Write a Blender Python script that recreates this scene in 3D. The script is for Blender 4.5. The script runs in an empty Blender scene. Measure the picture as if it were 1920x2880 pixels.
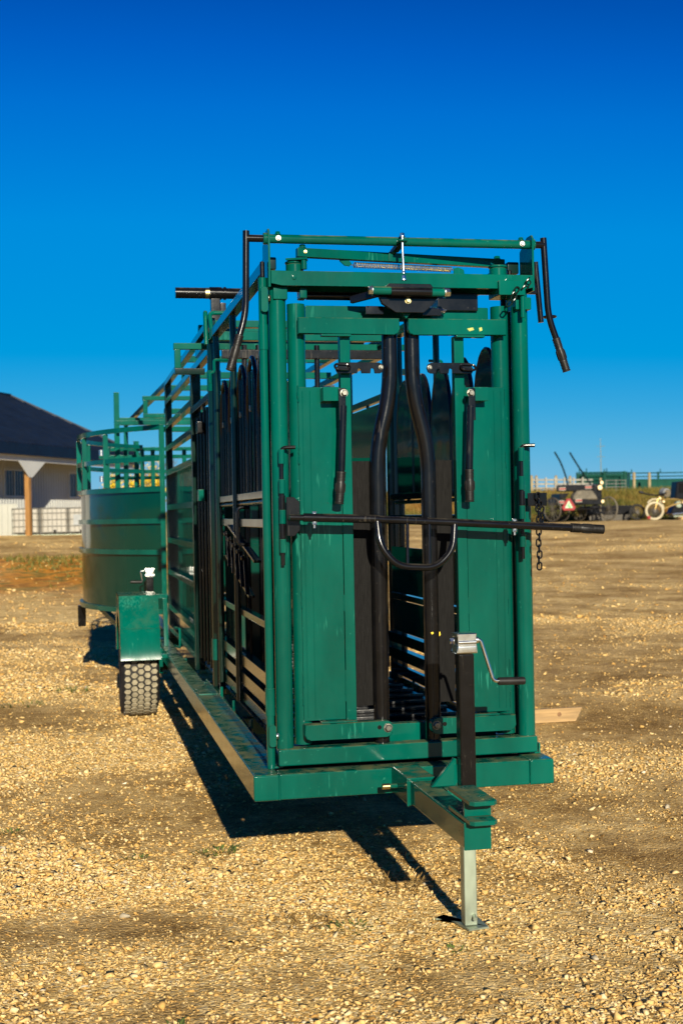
import bpy, bmesh, math, random
import numpy as np
from mathutils import Vector, Matrix
random.seed(7); rng = np.random.default_rng(11)
R_ = math.radians
scene = bpy.context.scene

# ------------------------------------------------------------------ camera
cam_d = bpy.data.cameras.new('camera'); cam = bpy.data.objects.new('camera', cam_d)
scene.collection.objects.link(cam); scene.camera = cam
cam_d.sensor_fit = 'VERTICAL'; cam_d.sensor_height = 36.0; cam_d.lens = 3722/2880*36.0
cam_d.clip_end = 6000
_rt = Vector((0.979602, 0.018275*0+ -0.200061, -0.018854)); 
ROT = Matrix(((0.979602, 0.018275, -0.200115), (-0.200061, -0.004738, -0.979772), (-0.018854, 0.999822, -0.000986)))
cam.matrix_world = Matrix.Translation((-1.2844, -5.0792, 1.53)) @ ROT.to_4x4()
cam_d.dof.use_dof = True; cam_d.dof.focus_distance = 5.1; cam_d.dof.aperture_fstop = 5.0

# ------------------------------------------------------------------ world and sun
SUN_A, SUN_B = 0.03, 0.36            # light travels (SUN_A, 1, -SUN_B)
w = bpy.data.worlds.new('World'); scene.world = w; w.use_nodes = True
nt = w.node_tree; nt.nodes.clear()
sky = nt.nodes.new('ShaderNodeTexSky'); sky.sky_type = 'NISHITA'; sky.sun_disc = False
sky.sun_elevation = math.atan(SUN_B); sky.sun_rotation = math.pi + math.atan(SUN_A)
sky.altitude = 2000; sky.air_density = 1.0; sky.dust_density = 0.0; sky.ozone_density = 6.0
# clear dry autumn air: deep saturated blue; one tone response per channel, the same over the whole dome
sepc = nt.nodes.new('ShaderNodeSeparateColor'); comb = nt.nodes.new('ShaderNodeCombineColor')
nt.links.new(sky.outputs[0], sepc.inputs[0])
CURVES = (((0, 0), (.76, 0), (1.03, .040), (1.73, .165), (2.5, .30)),
          ((0, 0), (.3, .03), (.64, .085), (.71, .115), (.81, .165), (.94, .215), (1.085, .265), (1.63, .325), (2.02, .385), (2.4, .45), (3.2, .54)),
          ((0, 0), (.8, .18), (1.3, .36), (1.49, .45), (1.63, .55), (1.82, .64), (2.06, .69), (2.28, .725), (2.86, .725), (3.6, .74)))
for ch, cv in enumerate(CURVES):
    m1_ = nt.nodes.new('ShaderNodeMath'); m1_.operation = 'MULTIPLY'; m1_.inputs[1].default_value = 1/12.0
    rp_ = nt.nodes.new('ShaderNodeValToRGB'); cr_ = rp_.color_ramp
    while len(cr_.elements) > 1: cr_.elements.remove(cr_.elements[-1])
    cr_.elements[0].position = 0; cr_.elements[0].color = (cv[0][1],)*3+(1,)
    for x_, y_ in cv[1:]:
        e_ = cr_.elements.new(x_/4); e_.color = (y_, y_, y_, 1)
    m2_ = nt.nodes.new('ShaderNodeMath'); m2_.operation = 'MULTIPLY'; m2_.inputs[1].default_value = 5.5
    nt.links.new(sepc.outputs[ch], m1_.inputs[0]); nt.links.new(m1_.outputs[0], rp_.inputs[0]); nt.links.new(rp_.outputs[0], m2_.inputs[0]); nt.links.new(m2_.outputs[0], comb.inputs[ch])
bg = nt.nodes.new('ShaderNodeBackground'); bg.inputs['Strength'].default_value = 0.10
wo = nt.nodes.new('ShaderNodeOutputWorld')
nt.links.new(comb.outputs[0], bg.inputs[0]); nt.links.new(bg.outputs[0], wo.inputs[0])
sl = bpy.data.lights.new('sun', 'SUN'); sl.energy = 5.0; sl.angle = R_(0.53); sl.color = (1.0, 0.91, 0.73)
so = bpy.data.objects.new('sun', sl); scene.collection.objects.link(so)
so.rotation_euler = Vector((SUN_A, 1, -SUN_B)).to_track_quat('-Z', 'Y').to_euler()
so.location = (-3, -30, 14)
vs = scene.view_settings; vs.view_transform = 'Standard'; vs.look = 'None'; vs.gamma = 1.0; vs.exposure = 0.86
vs.use_curve_mapping = False

# ------------------------------------------------------------------ materials
MATS = {}
def new_mat(name):
    m = bpy.data.materials.new(name); m.use_nodes = True
    n = m.node_tree; b = n.nodes['Principled BSDF']; MATS[name] = m
    return m, n, b
def N(nt, t, **kw):
    n = nt.nodes.new(t)
    for k, v in kw.items():
        if k in n.inputs: n.inputs[k].default_value = v
        else: setattr(n, k, v)
    return n
def ramp(nt, stops, interp='LINEAR'):
    n = nt.nodes.new('ShaderNodeValToRGB'); cr = n.color_ramp; cr.interpolation = interp
    while len(cr.elements) > 1: cr.elements.remove(cr.elements[-1])
    cr.elements[0].position, cr.elements[0].color = stops[0][0], (*stops[0][1], 1)
    for p, c in stops[1:]:
        e = cr.elements.new(p); e.color = (*c, 1)
    return n
def surf(name, col, rough=0.4, var=0.25, scale=6.0, metal=0.0, coat=0.0, bump=0.0, bscale=120.0, spec=0.5, stretch=None, fleck=None, dust=None, wave=0.0, scratch=None):
    m, n, b = new_mat(name); L = n.links.new
    tc = N(n, 'ShaderNodeTexCoord'); mp = N(n, 'ShaderNodeMapping'); L(tc.outputs['Object'], mp.inputs[0])
    if stretch: mp.inputs['Scale'].default_value = stretch
    ns = N(n, 'ShaderNodeTexNoise', Scale=scale, Detail=6.0, Roughness=0.6); L(mp.outputs[0], ns.inputs['Vector'])
    lo = tuple(c*(1-var) for c in col); hi = tuple(min(1, c*(1+var)) for c in col)
    rp = ramp(n, [(0.3, lo), (0.7, hi)]); L(ns.outputs[0], rp.inputs[0])
    out = rp.outputs[0]
    if fleck:
        fs, fc, th = fleck
        n2 = N(n, 'ShaderNodeTexNoise', Scale=fs, Detail=3.0); L(tc.outputs['Object'], n2.inputs['Vector'])
        r2 = ramp(n, [(th, (0, 0, 0)), (th+0.05, (1, 1, 1))]); L(n2.outputs[0], r2.inputs[0])
        mx = N(n, 'ShaderNodeMix', data_type='RGBA'); L(r2.outputs[0], mx.inputs[0]); L(out, mx.inputs[6])
        mx.inputs[7].default_value = (*fc, 1); out = mx.outputs[2]
    if scratch:
        mps = N(n, 'ShaderNodeMapping'); mps.inputs['Scale'].default_value = (90, 90, 9); mps.inputs['Rotation'].default_value = (.3, .5, .2); L(tc.outputs['Object'], mps.inputs[0])
        n4 = N(n, 'ShaderNodeTexNoise', Scale=1.0, Detail=2.0); L(mps.outputs[0], n4.inputs['Vector'])
        n5 = N(n, 'ShaderNodeTexNoise', Scale=3.1, Detail=2.0); L(tc.outputs['Object'], n5.inputs['Vector'])
        ml = N(n, 'ShaderNodeMath', operation='MULTIPLY'); L(n4.outputs[0], ml.inputs[0]); L(n5.outputs[0], ml.inputs[1])
        r4 = ramp(n, [(.365, (0, 0, 0)), (.44, (1, 1, 1))]); L(ml.outputs[0], r4.inputs[0])
        mx_ = N(n, 'ShaderNodeMix', data_type='RGBA'); L(r4.outputs[0], mx_.inputs[0]); L(out, mx_.inputs[6]); mx_.inputs[7].default_value = (*scratch, 1); out = mx_.outputs[2]
    dfac = None
    if dust:
        ge = N(n, 'ShaderNodeNewGeometry'); sx = N(n, 'ShaderNodeSeparateXYZ'); L(ge.outputs['Normal'], sx.inputs[0])
        r6 = ramp(n, [(.5, (.012, .012, .012)), (.95, (1, 1, 1))]); L(sx.outputs[2], r6.inputs[0])
        n6 = N(n, 'ShaderNodeTexNoise', Scale=13.0, Detail=8.0, Roughness=.7); L(tc.outputs['Object'], n6.inputs['Vector'])
        r7 = ramp(n, [(.42, (0, 0, 0)), (.66, (.85, .85, .85))]); L(n6.outputs[0], r7.inputs[0])
        md = N(n, 'ShaderNodeMath', operation='MULTIPLY'); L(r6.outputs[0], md.inputs[0]); L(r7.outputs[0], md.inputs[1]); dfac = md.outputs[0]
        mx2 = N(n, 'ShaderNodeMix', data_type='RGBA'); L(dfac, mx2.inputs[0]); L(out, mx2.inputs[6]); mx2.inputs[7].default_value = (*dust, 1); out = mx2.outputs[2]
    L(out, b.inputs['Base Color'])
    rr = N(n, 'ShaderNodeMapRange'); rr.inputs[3].default_value = max(0.03, rough*0.7); rr.inputs[4].default_value = min(1, rough*1.35)
    n3 = N(n, 'ShaderNodeTexNoise', Scale=scale*2.3, Detail=4.0); L(mp.outputs[0], n3.inputs['Vector']); L(n3.outputs[0], rr.inputs[0])
    if dfac is not None:
        ad = N(n, 'ShaderNodeMath', operation='MULTIPLY_ADD'); L(dfac, ad.inputs[0]); ad.inputs[1].default_value = .6; L(rr.outputs[0], ad.inputs[2]); L(ad.outputs[0], b.inputs['Roughness'])
    else: L(rr.outputs[0], b.inputs['Roughness'])
    b.inputs['Metallic'].default_value = metal; b.inputs['Coat Weight'].default_value = coat; b.inputs['Coat Roughness'].default_value = 0.12
    b.inputs['Specular IOR Level'].default_value = spec
    if bump:
        bn = N(n, 'ShaderNodeTexNoise', Scale=bscale, Detail=2.0); L(tc.outputs['Object'], bn.inputs['Vector'])
        bp = N(n, 'ShaderNodeBump', Strength=bump, Distance=0.004); L(bn.outputs[0], bp.inputs['Height']); L(bp.outputs[0], b.inputs['Normal'])
        if wave:
            wn_ = N(n, 'ShaderNodeTexNoise', Scale=4.5, Detail=1.0); L(tc.outputs['Object'], wn_.inputs['Vector'])
            wb = N(n, 'ShaderNodeBump', Strength=wave, Distance=0.02); L(wn_.outputs[0], wb.inputs['Height']); L(wb.outputs[0], bp.inputs['Normal'])
    return m
GREEN = surf('green_paint', (0.0, 0.064, 0.045), 0.13, 0.32, 3.0, bump=0.03, bscale=70, spec=0.26, stretch=(1, 1, 0.35), fleck=(55, (0.010, 0.105, 0.072), 0.70), dust=(0.13, 0.12, 0.045), wave=0.12, scratch=(0.010, 0.115, 0.08))
GREENG = surf('green_sheet_gloss', (0.0, 0.030, 0.020), 0.09, 0.12, 1.6, bump=0.05, bscale=3.0, spec=0.30, stretch=(1, 1, 0.4), wave=0.12)
BLACK = surf('black_paint', (0.0035, 0.0035, 0.004), 0.17, 0.4, 8.0, bump=0.03, bscale=80, spec=0.34, fleck=(70, (0.018, 0.016, 0.014), 0.68), scratch=(0.03, 0.026, 0.02), dust=(0.05, 0.042, 0.028))
DARKG = surf('dark_green_black_paint', (0.002, 0.012, 0.009), 0.14, 0.3, 5.0, bump=0.02, bscale=60, spec=0.42)
RUBBER = surf('ribbed_rubber', (0.010, 0.009, 0.008), 0.45, 0.4, 40.0, spec=0.25)
MATR = surf('rubber_mat', (0.005, 0.0046, 0.0042), 0.75, 0.4, 30.0, stretch=(6, 1, 0.5), bump=0.3, bscale=200, spec=0.12)
BOLT = surf('bolt_steel', (0.17, 0.165, 0.14), 0.34, 0.3, 40.0, metal=1.0)
ZINC = surf('zinc_plate', (0.62, 0.63, 0.60), 0.24, 0.15, 12.0, metal=1.0)
GALV = surf('galvanised_tube', (0.27, 0.31, 0.235), 0.45, 0.25, 14.0, metal=0.7, stretch=(1, 1, 0.3))
BRASS = surf('yellow_zinc', (0.50, 0.42, 0.20), 0.32, 0.25, 20.0, metal=1.0)
WHITEP = surf('white_paint_dot', (0.75, 0.75, 0.70), 0.5, 0.1, 10)
YEL = surf('yellow_marker_paint', (0.75, 0.50, 0.02), 0.6, 0.1, 60)
REDP = surf('red_paint', (0.22, 0.008, 0.008), 0.4, 0.2, 8)
TYRE = surf('tyre_rubber', (0.012, 0.011, 0.010), 0.7, 0.4, 18.0, bump=0.2, bscale=90, spec=0.3)
TREAD = surf('dusty_tread', (0.23, 0.20, 0.135), 0.95, 0.35, 25.0, bump=0.4, bscale=60, spec=0.1)
RIM = surf('rim_paint', (0.35, 0.35, 0.34), 0.4, 0.2, 8)
FLOOR = surf('black_floor', (0.010, 0.011, 0.013), 0.28, 0.5, 9.0, bump=0.5, bscale=14, spec=0.6)
RUSTY = surf('dirty_frame_side', (0.010, 0.075, 0.045), 0.22, 0.4, 5.0, bump=0.06, bscale=50, spec=0.6)
WOOD = surf('pine_board', (0.28, 0.175, 0.07), 0.7, 0.35, 3.0, stretch=(1.2, 14, 14), bump=0.25, bscale=30)
WOODK = surf('pine_knot', (0.17, 0.085, 0.03), 0.7, 0.3, 30)
POSTW = surf('porch_post_wood', (0.24, 0.115, 0.028), 0.75, 0.3, 2.0, stretch=(8, 8, 0.8))
GREYW = surf('weathered_wood', (0.26, 0.20, 0.10), 0.85, 0.35, 2.0, stretch=(6, 6, 0.6))
CAGE = surf('dull_cage_steel', (0.13, 0.125, 0.11), 0.6, 0.2, 4.0)
ROOF = surf('navy_metal_roof', (0.002, 0.006, 0.017), 0.45, 0.25, 1.0, spec=0.18)
LOWSID = surf('sunlit_porch_siding', (0.25, 0.25, 0.215), 0.5, 0.08, 0.6)  # lit copy of the white siding, colour darkened to suit full sun
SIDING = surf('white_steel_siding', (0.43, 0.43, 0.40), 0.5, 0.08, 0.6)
TRIM = surf('white_trim', (0.48, 0.47, 0.43), 0.5, 0.08, 2.0)
GLASSD = surf('dark_window_glass', (0.006, 0.005, 0.004), 0.15, 0.4, 1.0, spec=0.2)
TOTE = surf('white_plastic_tank', (0.27, 0.25, 0.21), 0.55, 0.12, 1.5)
GREYP = surf('grey_label_plate', (0.20, 0.21, 0.21), 0.5, 0.2, 3.0)
FENCEW = surf('whitewashed_rail', (0.25, 0.235, 0.19), 0.8, 0.25, 2.0)
BLKC = surf('carriage_black', (0.005, 0.005, 0.006), 0.3, 0.4, 3.0, spec=0.25)
TARP = surf('grey_cover', (0.10, 0.085, 0.06), 0.85, 0.4, 6.0, bump=0.5, bscale=5)
CREAM = surf('cream_tyre', (0.36, 0.31, 0.20), 0.6, 0.12, 6)
SPOKE = surf('dark_spoke_wood', (0.05, 0.042, 0.03), 0.6, 0.3, 8)
GOLD = surf('brass_frame', (0.42, 0.28, 0.09), 0.35, 0.2, 5, metal=0.6)
LAMPG = surf('amber_lens', (0.80, 0.62, 0.35), 0.2, 0.1, 5)
SIGNC = surf('sign_pale_green', (0.42, 0.55, 0.36), 0.5, 0.2, 9)
SIGNG = surf('sign_green_mark', (0.08, 0.35, 0.10), 0.5, 0.2, 9)
PANELG = surf('panel_green', (0.002, 0.045, 0.030), 0.5, 0.3, 1.2, spec=0.12)
EARTHB = surf('dry_straw', (0.36, 0.22, 0.07), 0.9, 0.4, 12)

# foliage materials
def leafmat(name, cols, trans=0.25):
    m, n, b = new_mat(name); L = n.links.new
    at = N(n, 'ShaderNodeAttribute', attribute_name='tint')
    st = [(i/(len(cols)-1), c) for i, c in enumerate(cols)]
    rp = ramp(n, st); L(at.outputs['Fac'], rp.inputs[0]); L(rp.outputs[0], b.inputs['Base Color'])
    b.inputs['Roughness'].default_value = 0.7; b.inputs['Specular IOR Level'].default_value = 0.25
    return m
WEED = leafmat('weed_leaf', [(0.030, 0.055, 0.010), (0.075, 0.11, 0.022), (0.13, 0.14, 0.03)])
STRAW = leafmat('straw_leaf', [(0.10, 0.055, 0.015), (0.24, 0.14, 0.04), (0.36, 0.24, 0.08)])
GRASSB = leafmat('bank_grass', [(0.035, 0.055, 0.008), (0.11, 0.095, 0.015), (0.20, 0.13, 0.028), (0.19, 0.075, 0.012)])
YLEAF = leafmat('autumn_leaf', [(0.28, 0.17, 0.01), (0.55, 0.38, 0.02), (0.70, 0.52, 0.04)])
TWIG = surf('twig_bark', (0.09, 0.055, 0.03), 0.9, 0.3, 10)
BARK = surf('tree_bark', (0.10, 0.075, 0.05), 0.9, 0.3, 5)

# ------------------------------------------------------------------ mesh helpers
C = scene.collection
def obj(name, bm, mat, parent=None, label=None, smooth=35, kind=None):
    me = bpy.data.meshes.new(name)
    if isinstance(bm, bmesh.types.BMesh):
        bmesh.ops.recalc_face_normals(bm, faces=bm.faces)
        bm.to_mesh(me); bm.free()
    if smooth:
        me.polygons.foreach_set('use_smooth', [True]*len(me.polygons))
        me.set_sharp_from_angle(angle=R_(smooth))
    me.materials.append(mat)
    o = bpy.data.objects.new(name, me); C.objects.link(o)
    if smooth:
        wm = o.modifiers.new('weighted_normal', 'WEIGHTED_NORMAL'); wm.keep_sharp = True; wm.weight = 100
    if parent is not None: o.parent = parent
    if label: o['label'] = label
    if kind: o['kind'] = kind
    return o
def thing(name, label, cat, loc=(0, 0, 0), rotz=0, group=None):
    o = bpy.data.objects.new(name, None); C.objects.link(o); o.empty_display_size = 0.1
    o.location = loc; o.rotation_euler = (0, 0, rotz); tag(o, label, cat, group); return o
def tag(o, label=None, cat=None, group=None, kind=None):
    if label: o['label'] = label
    if cat: o['category'] = cat
    if group: o['group'] = group
    if kind: o['kind'] = kind
    return o
def B(): return bmesh.new()
def V(*a): return Vector(a)
def box(bm, x0, x1, y0, y1, z0, z1, bev=0.004, seg=2, mat=None):
    r = bmesh.ops.create_cube(bm, size=1.0); vs_ = r['verts']
    sx, sy, sz = abs(x1-x0), abs(y1-y0), abs(z1-z0); cx, cy, cz = (x0+x1)/2, (y0+y1)/2, (z0+z1)/2
    for v in vs_: v.co = Vector((v.co.x*sx+cx, v.co.y*sy+cy, v.co.z*sz+cz))
    if mat is not None: bmesh.ops.transform(bm, matrix=mat, verts=vs_)
    if bev:
        bev = min(bev, 0.45*min(sx, sy, sz))
        es = list({e for v in vs_ for e in v.link_edges})
        bmesh.ops.bevel(bm, geom=es, offset=bev, segments=seg, affect='EDGES', profile=0.5)
    return bm
def bar(bm, p0, p1, wd, ht, bev=0.004, up=(0, 0, 1)):
    p0, p1 = Vector(p0), Vector(p1); d = (p1-p0); ln = d.length; d.normalize(); up = Vector(up)
    if abs(d.dot(up)) > 0.98: up = Vector((0, 1, 0))
    s = d.cross(up).normalized(); u = s.cross(d).normalized()
    M = Matrix(((s.x, d.x, u.x, (p0.x+p1.x)/2), (s.y, d.y, u.y, (p0.y+p1.y)/2), (s.z, d.z, u.z, (p0.z+p1.z)/2), (0, 0, 0, 1)))
    return box(bm, -wd/2, wd/2, -ln/2, ln/2, -ht/2, ht/2, bev, 2, M)
def fillet(pts, r, n=5):
    pts = [Vector(p) for p in pts]; out = [pts[0]]
    for i in range(1, len(pts)-1):
        a, b, c = pts[i-1], pts[i], pts[i+1]
        u = (a-b); v = (c-b); t = min(r, u.length*0.45, v.length*0.45); u.normalize(); v.normalize()
        s, e = b+u*t, b+v*t
        for k in range(n+1):
            f = k/n; out.append((1-f)**2*s + 2*f*(1-f)*b + f*f*e)
    out.append(pts[-1]); return out
def tube(bm, pts, r, n=14, cap=True, closed=False, flat=None):
    pts = [Vector(p) for p in pts]; m = len(pts); rings = []
    rr = r if hasattr(r, '__len__') else [r]*m
    prev = None
    for i, p in enumerate(pts):
        if closed: d = (pts[(i+1) % m]-pts[i-1])
        elif i == 0: d = pts[1]-p
        elif i == m-1: d = p-pts[i-1]
        else: d = (pts[i+1]-p).normalized()+(p-pts[i-1]).normalized()
        d.normalize()
        if prev is None:
            a = Vector((0, 0, 1)) if abs(d.z) < 0.9 else Vector((1, 0, 0))
            s = d.cross(a).normalized()
        else:
            s = (prev - d*prev.dot(d)).normalized()
        prev = s; t = d.cross(s)
        rings.append([bm.verts.new(p + rr[i]*(math.cos(2*math.pi*k/n)*s + math.sin(2*math.pi*k/n)*t)) for k in range(n)])
    for i in range(m if closed else m-1):
        a, b = rings[i], rings[(i+1) % m]
        for k in range(n): bm.faces.new((a[k], a[(k+1) % n], b[(k+1) % n], b[k]))
    if cap and not closed:
        for rg in (rings[0], rings[-1]):
            bm.faces.new(rg)
    return bm
def cyl(bm, p0, p1, r, n=20, bev=0.0):
    p0, p1 = Vector(p0), Vector(p1)
    if bev:
        d = (p1-p0).normalized()*bev
        return tube(bm, [p0, p0+d, p1-d, p1], [r-bev, r, r, r-bev], n)
    return tube(bm, [p0, p1], r, n)
def plate(bm, poly, axis, d0, d1, bev=0.0015):
    """poly: 2D points; axis 'y' -> (x,z) extruded from y=d0 to d1, 'x' -> (y,z), 'z' -> (x,y)"""
    def P(a, b, d): return {'y': (a, d, b), 'x': (d, a, b), 'z': (a, b, d)}[axis]
    f = [bm.verts.new(P(a, b, d0)) for a, b in poly]; g = [bm.verts.new(P(a, b, d1)) for a, b in poly]
    n = len(poly); fs = [bm.faces.new(f), bm.faces.new(g[::-1])]
    for i in range(n): bm.faces.new((f[i], g[i], g[(i+1) % n], f[(i+1) % n]))
    if bev:
        es = list({e for fc in fs for e in fc.edges})
        bmesh.ops.bevel(bm, geom=es, offset=bev, segments=1, affect='EDGES')
    return bm
def rrect(x0, x1, z0, z1, r, n=4, corners=(1, 1, 1, 1)):
    out = []
    for i, (cx, cz, a0) in enumerate(((x1, z1, 0), (x0, z1, 90), (x0, z0, 180), (x1, z0, 270))):
        if not corners[i]: out.append((cx, cz)); continue
        ox = cx - r if i in (0, 3) else cx + r; oz = cz - r if i in (0, 1) else cz + r
        for k in range(n+1):
            a = R_(a0+90*k/n); out.append((ox+r*math.cos(a), oz+r*math.sin(a)))
    return out
def hexb(bm, p, ax, r, h):
    p = Vector(p); ax = Vector(ax).normalized(); cyl(bm, p, p+ax*h*0.2, r*1.25, 16)
    tube(bm, [p+ax*h*0.2, p+ax*h*0.85, p+ax*h], [r, r, r*0.8], 6); return bm
def bolt(p, ax, r, h, parent, mat=ZINC, name='bolt'):
    return obj(name, hexb(B(), p, ax, r, h), mat, parent, smooth=20)
def helix(bm, p0, p1, R, r, turns, n=8, k=10):
    p0, p1 = Vector(p0), Vector(p1); d = (p1-p0); ln = d.length; d.normalize()
    a = Vector((0, 0, 1)); s = d.cross(a).normalized(); t = d.cross(s)
    pts = []
    tot = int(turns*k)
    for i in range(tot+1):
        f = i/tot; an = 2*math.pi*turns*f
        pts.append(p0+d*ln*f+R*(math.cos(an)*s+math.sin(an)*t))
    return tube(bm, pts, r, 5)
def ringlink(bm, c, d, s, ln, wd, r, n=20):
    """oval chain link: centre, long axis d, side axis s"""
    c, d, s = Vector(c), Vector(d).normalized(), Vector(s).normalized(); pts = []
    hl = (ln-wd)/2
    for k in range(n):
        a = 2*math.pi*k/n; u, v = math.cos(a), math.sin(a)
        pts.append(c + d*(u*wd/2 + (hl if u > 0 else -hl)) + s*(v*wd/2))
    return tube(bm, pts, r, 8, closed=True)
def grip(p0, p1, r, parent, name='grip'):
    """ribbed rubber handle grip from p0 to p1"""
    p0, p1 = Vector(p0), Vector(p1); d = p1-p0; pts = []; rr = []
    def add(f, q): pts.append(p0+d*f); rr.append(r*q)
    add(0, .92); add(.01, 1.08)
    k = 6
    for i in range(k):
        a = .03+.27*i/k; w_ = .27/k
        add(a, 1.08); add(a+w_*.55, 1.08); add(a+w_*.6, .93); add(a+w_*.95, .93)
    add(.32, 1.0); add(.45, 1.1); add(.55, 1.1); add(.66, 1.0)
    for i in range(k):
        a = .68+.27*i/k; w_ = .27/k
        add(a, 1.08); add(a+w_*.55, 1.08); add(a+w_*.6, .93); add(a+w_*.95, .93)
    add(.97, 1.1); add(.99, 1.08); add(1.0, .85)
    g = obj(name, tube(B(), pts, rr, 18), RUBBER, parent, smooth=25)
    # finger ribs in the middle
    bm = B(); dn = d.normalized(); a = dn.cross(Vector((0, 1, 0)) if abs(dn.y) < .9 else Vector((1, 0, 0))).normalized(); b = dn.cross(a)
    for i in range(8):
        an = 2*math.pi*(i+.5)/8; o = a*math.cos(an)+b*math.sin(an)
        tube(bm, [p0+d*.36+o*r*1.02, p0+d*.42+o*r*1.12, p0+d*.58+o*r*1.12, p0+d*.64+o*r*1.02], r*.13, 6)
    return g, bm
CX = 0.0375
def mx(x): return 2*CX - x

# ------------------------------------------------------------------ numpy noise
_lat = rng.random((256, 256))
def vnoise(x, y):
    xi = np.floor(x).astype(int); yi = np.floor(y).astype(int); fx = x-xi; fy = y-yi
    fx = fx*fx*(3-2*fx); fy = fy*fy*(3-2*fy)
    g = lambda i, j: _lat[i % 256, j % 256]
    return (g(xi, yi)*(1-fx)+g(xi+1, yi)*fx)*(1-fy)+(g(xi, yi+1)*(1-fx)+g(xi+1, yi+1)*fx)*fy
def fbm(x, y, o=4):
    s = 0; a = .5; t = 0
    for i in range(o):
        s = s+a*vnoise(x*2**i+17*i, y*2**i+31*i); t += a; a *= .5
    return s/t
def sstep(a, b, x):
    t = np.clip((x-a)/(b-a), 0, 1); return t*t*(3-2*t)
def ground_h(x, y):
    x = np.asarray(x, float); y = np.asarray(y, float)
    h = 0.93*sstep(9, 50, y) * 1.0
    # grassy bank on the right at the back
    bank = sstep(54.5, 61.5, y)*sstep(2, 14, x)
    h = h + 1.35*bank
    # soil bank left of the tub
    h = h + 0.20*np.exp(-((y-27)/3.0)**2)*sstep(4.5, 1.5, x)*sstep(-14, -7, x)
    near = sstep(40, 14, y)
    h = h + near*((fbm(x*.5, y*.5, 3)-.5)*.05 + (fbm(x*2.3+5, y*2.3, 2)-.5)*.014)
    # keep ground true under wheels and jack
    for (px, py, rr) in ((0.12, -.36, .35), (-.79, 5.3, .4), (.86, 5.3, .4), (2.0, 3.9, .5)):
        k = np.exp(-(((x-px)**2+(y-py)**2)/rr**2)); h = h*(1-k)
    return h
def dirtf(x, y):
    """1 = loose stone, 0 = bare trodden dirt"""
    yy = y + .25*x + .5*np.sin(x*.35) + 1.6*(fbm(x*.5+70, y*.5+11, 3)-.5)
    a = fbm(x*.5+3, yy*.62+9, 4); b = fbm(x*1.3, y*1.3+40, 3)
    r = (a*.66+b*.34-.395)*5.2
    for (px, py, rx, ry, k) in ((-1.45, 0.0, .75, .28, .9), (-1.05, -.02, .35, .2, .8), (-1.0, -.85, .6, .22, .7), (-1.6, 1.8, .7, .5, .7), (1.35, .45, .5, .3, .8), (.80, -.45, .28, .12, .9),
                                (.42, -.15, .35, .35, .9), (.72, -.85, .35, .1, .7), (2.3, 3.0, .8, .8, .7), (4.1, 8.2, 1.6, .8, .8), (9.4, 21.6, 4, 1.2, .8), (12.7, 26, 5, 1.5, .7), (-1.9, 3.6, .8, .6, .5)):
        r = r-k*(.25+1.1*b)*np.exp(-((x-px)/rx)**2-((y-py+.3*(b-.5))/(ry*1.3))**2)
    return np.clip(r, 0, 1)

# ------------------------------------------------------------------ ground
def axis(lo, a, b, hi, st, g):
    mid = list(np.arange(a, b, st)); L_ = []; s = st; v = a
    while v > lo: s *= g; v -= s; L_.append(v)
    Rr = []; s = st; v = mid[-1]
    while v < hi: s *= g; v += s; Rr.append(v)
    return np.array(L_[::-1]+mid+Rr)
xs = axis(-500, -4.5, 7.0, 700, .07, 1.10); ys = axis(-90, -3.2, 13.0, 1500, .07, 1.035)
XX, YY = np.meshgrid(xs, ys); HH = ground_h(XX, YY)
nx, ny = len(xs), len(ys)
co = np.stack([XX.ravel(), YY.ravel(), HH.ravel()], 1).astype(np.float32)
ii, jj = np.meshgrid(np.arange(nx-1), np.arange(ny-1)); i0 = (jj*nx+ii).ravel()
quads = np.stack([i0, i0+1, i0+1+nx, i0+nx], 1).astype(np.int32)
def mesh_np(name, co, faces, nper):
    me = bpy.data.meshes.new(name); nf = len(faces)
    me.vertices.add(len(co)); me.vertices.foreach_set('co', co.ravel())
    me.loops.add(nf*nper); me.loops.foreach_set('vertex_index', faces.ravel())
    me.polygons.add(nf); me.polygons.foreach_set('loop_start', np.arange(0, nf*nper, nper, dtype=np.int32))
    me.update(calc_edges=True); return me
gme = mesh_np('ground', co, quads, 4)
gme.polygons.foreach_set('use_smooth', [True]*len(quads))
at_ = gme.attributes.new('stony', 'FLOAT', 'POINT'); at_.data.foreach_set('value', dirtf(XX, YY).ravel().astype(np.float32))
soil = (np.clip(1.7*np.exp(-((YY-25.0)/4.5)**2), 0, 1)*sstep(6, 2.5, XX)*sstep(-20, -12, XX)*np.clip(.2+1.5*fbm(XX*.5, YY*.35, 3), 0, 1)).ravel()
at_ = gme.attributes.new('soil', 'FLOAT', 'POINT'); at_.data.foreach_set('value', np.clip(soil, 0, 1).astype(np.float32))
gr = (sstep(53.5, 55.5, YY + 1.5*(fbm(XX*.4, YY*.4, 2)-.5))*sstep(-2, 10, XX) + sstep(75, 95, YY)).ravel()
at_ = gme.attributes.new('turf', 'FLOAT', 'POINT'); at_.data.foreach_set('value', np.clip(gr, 0, 1).astype(np.float32))
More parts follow.
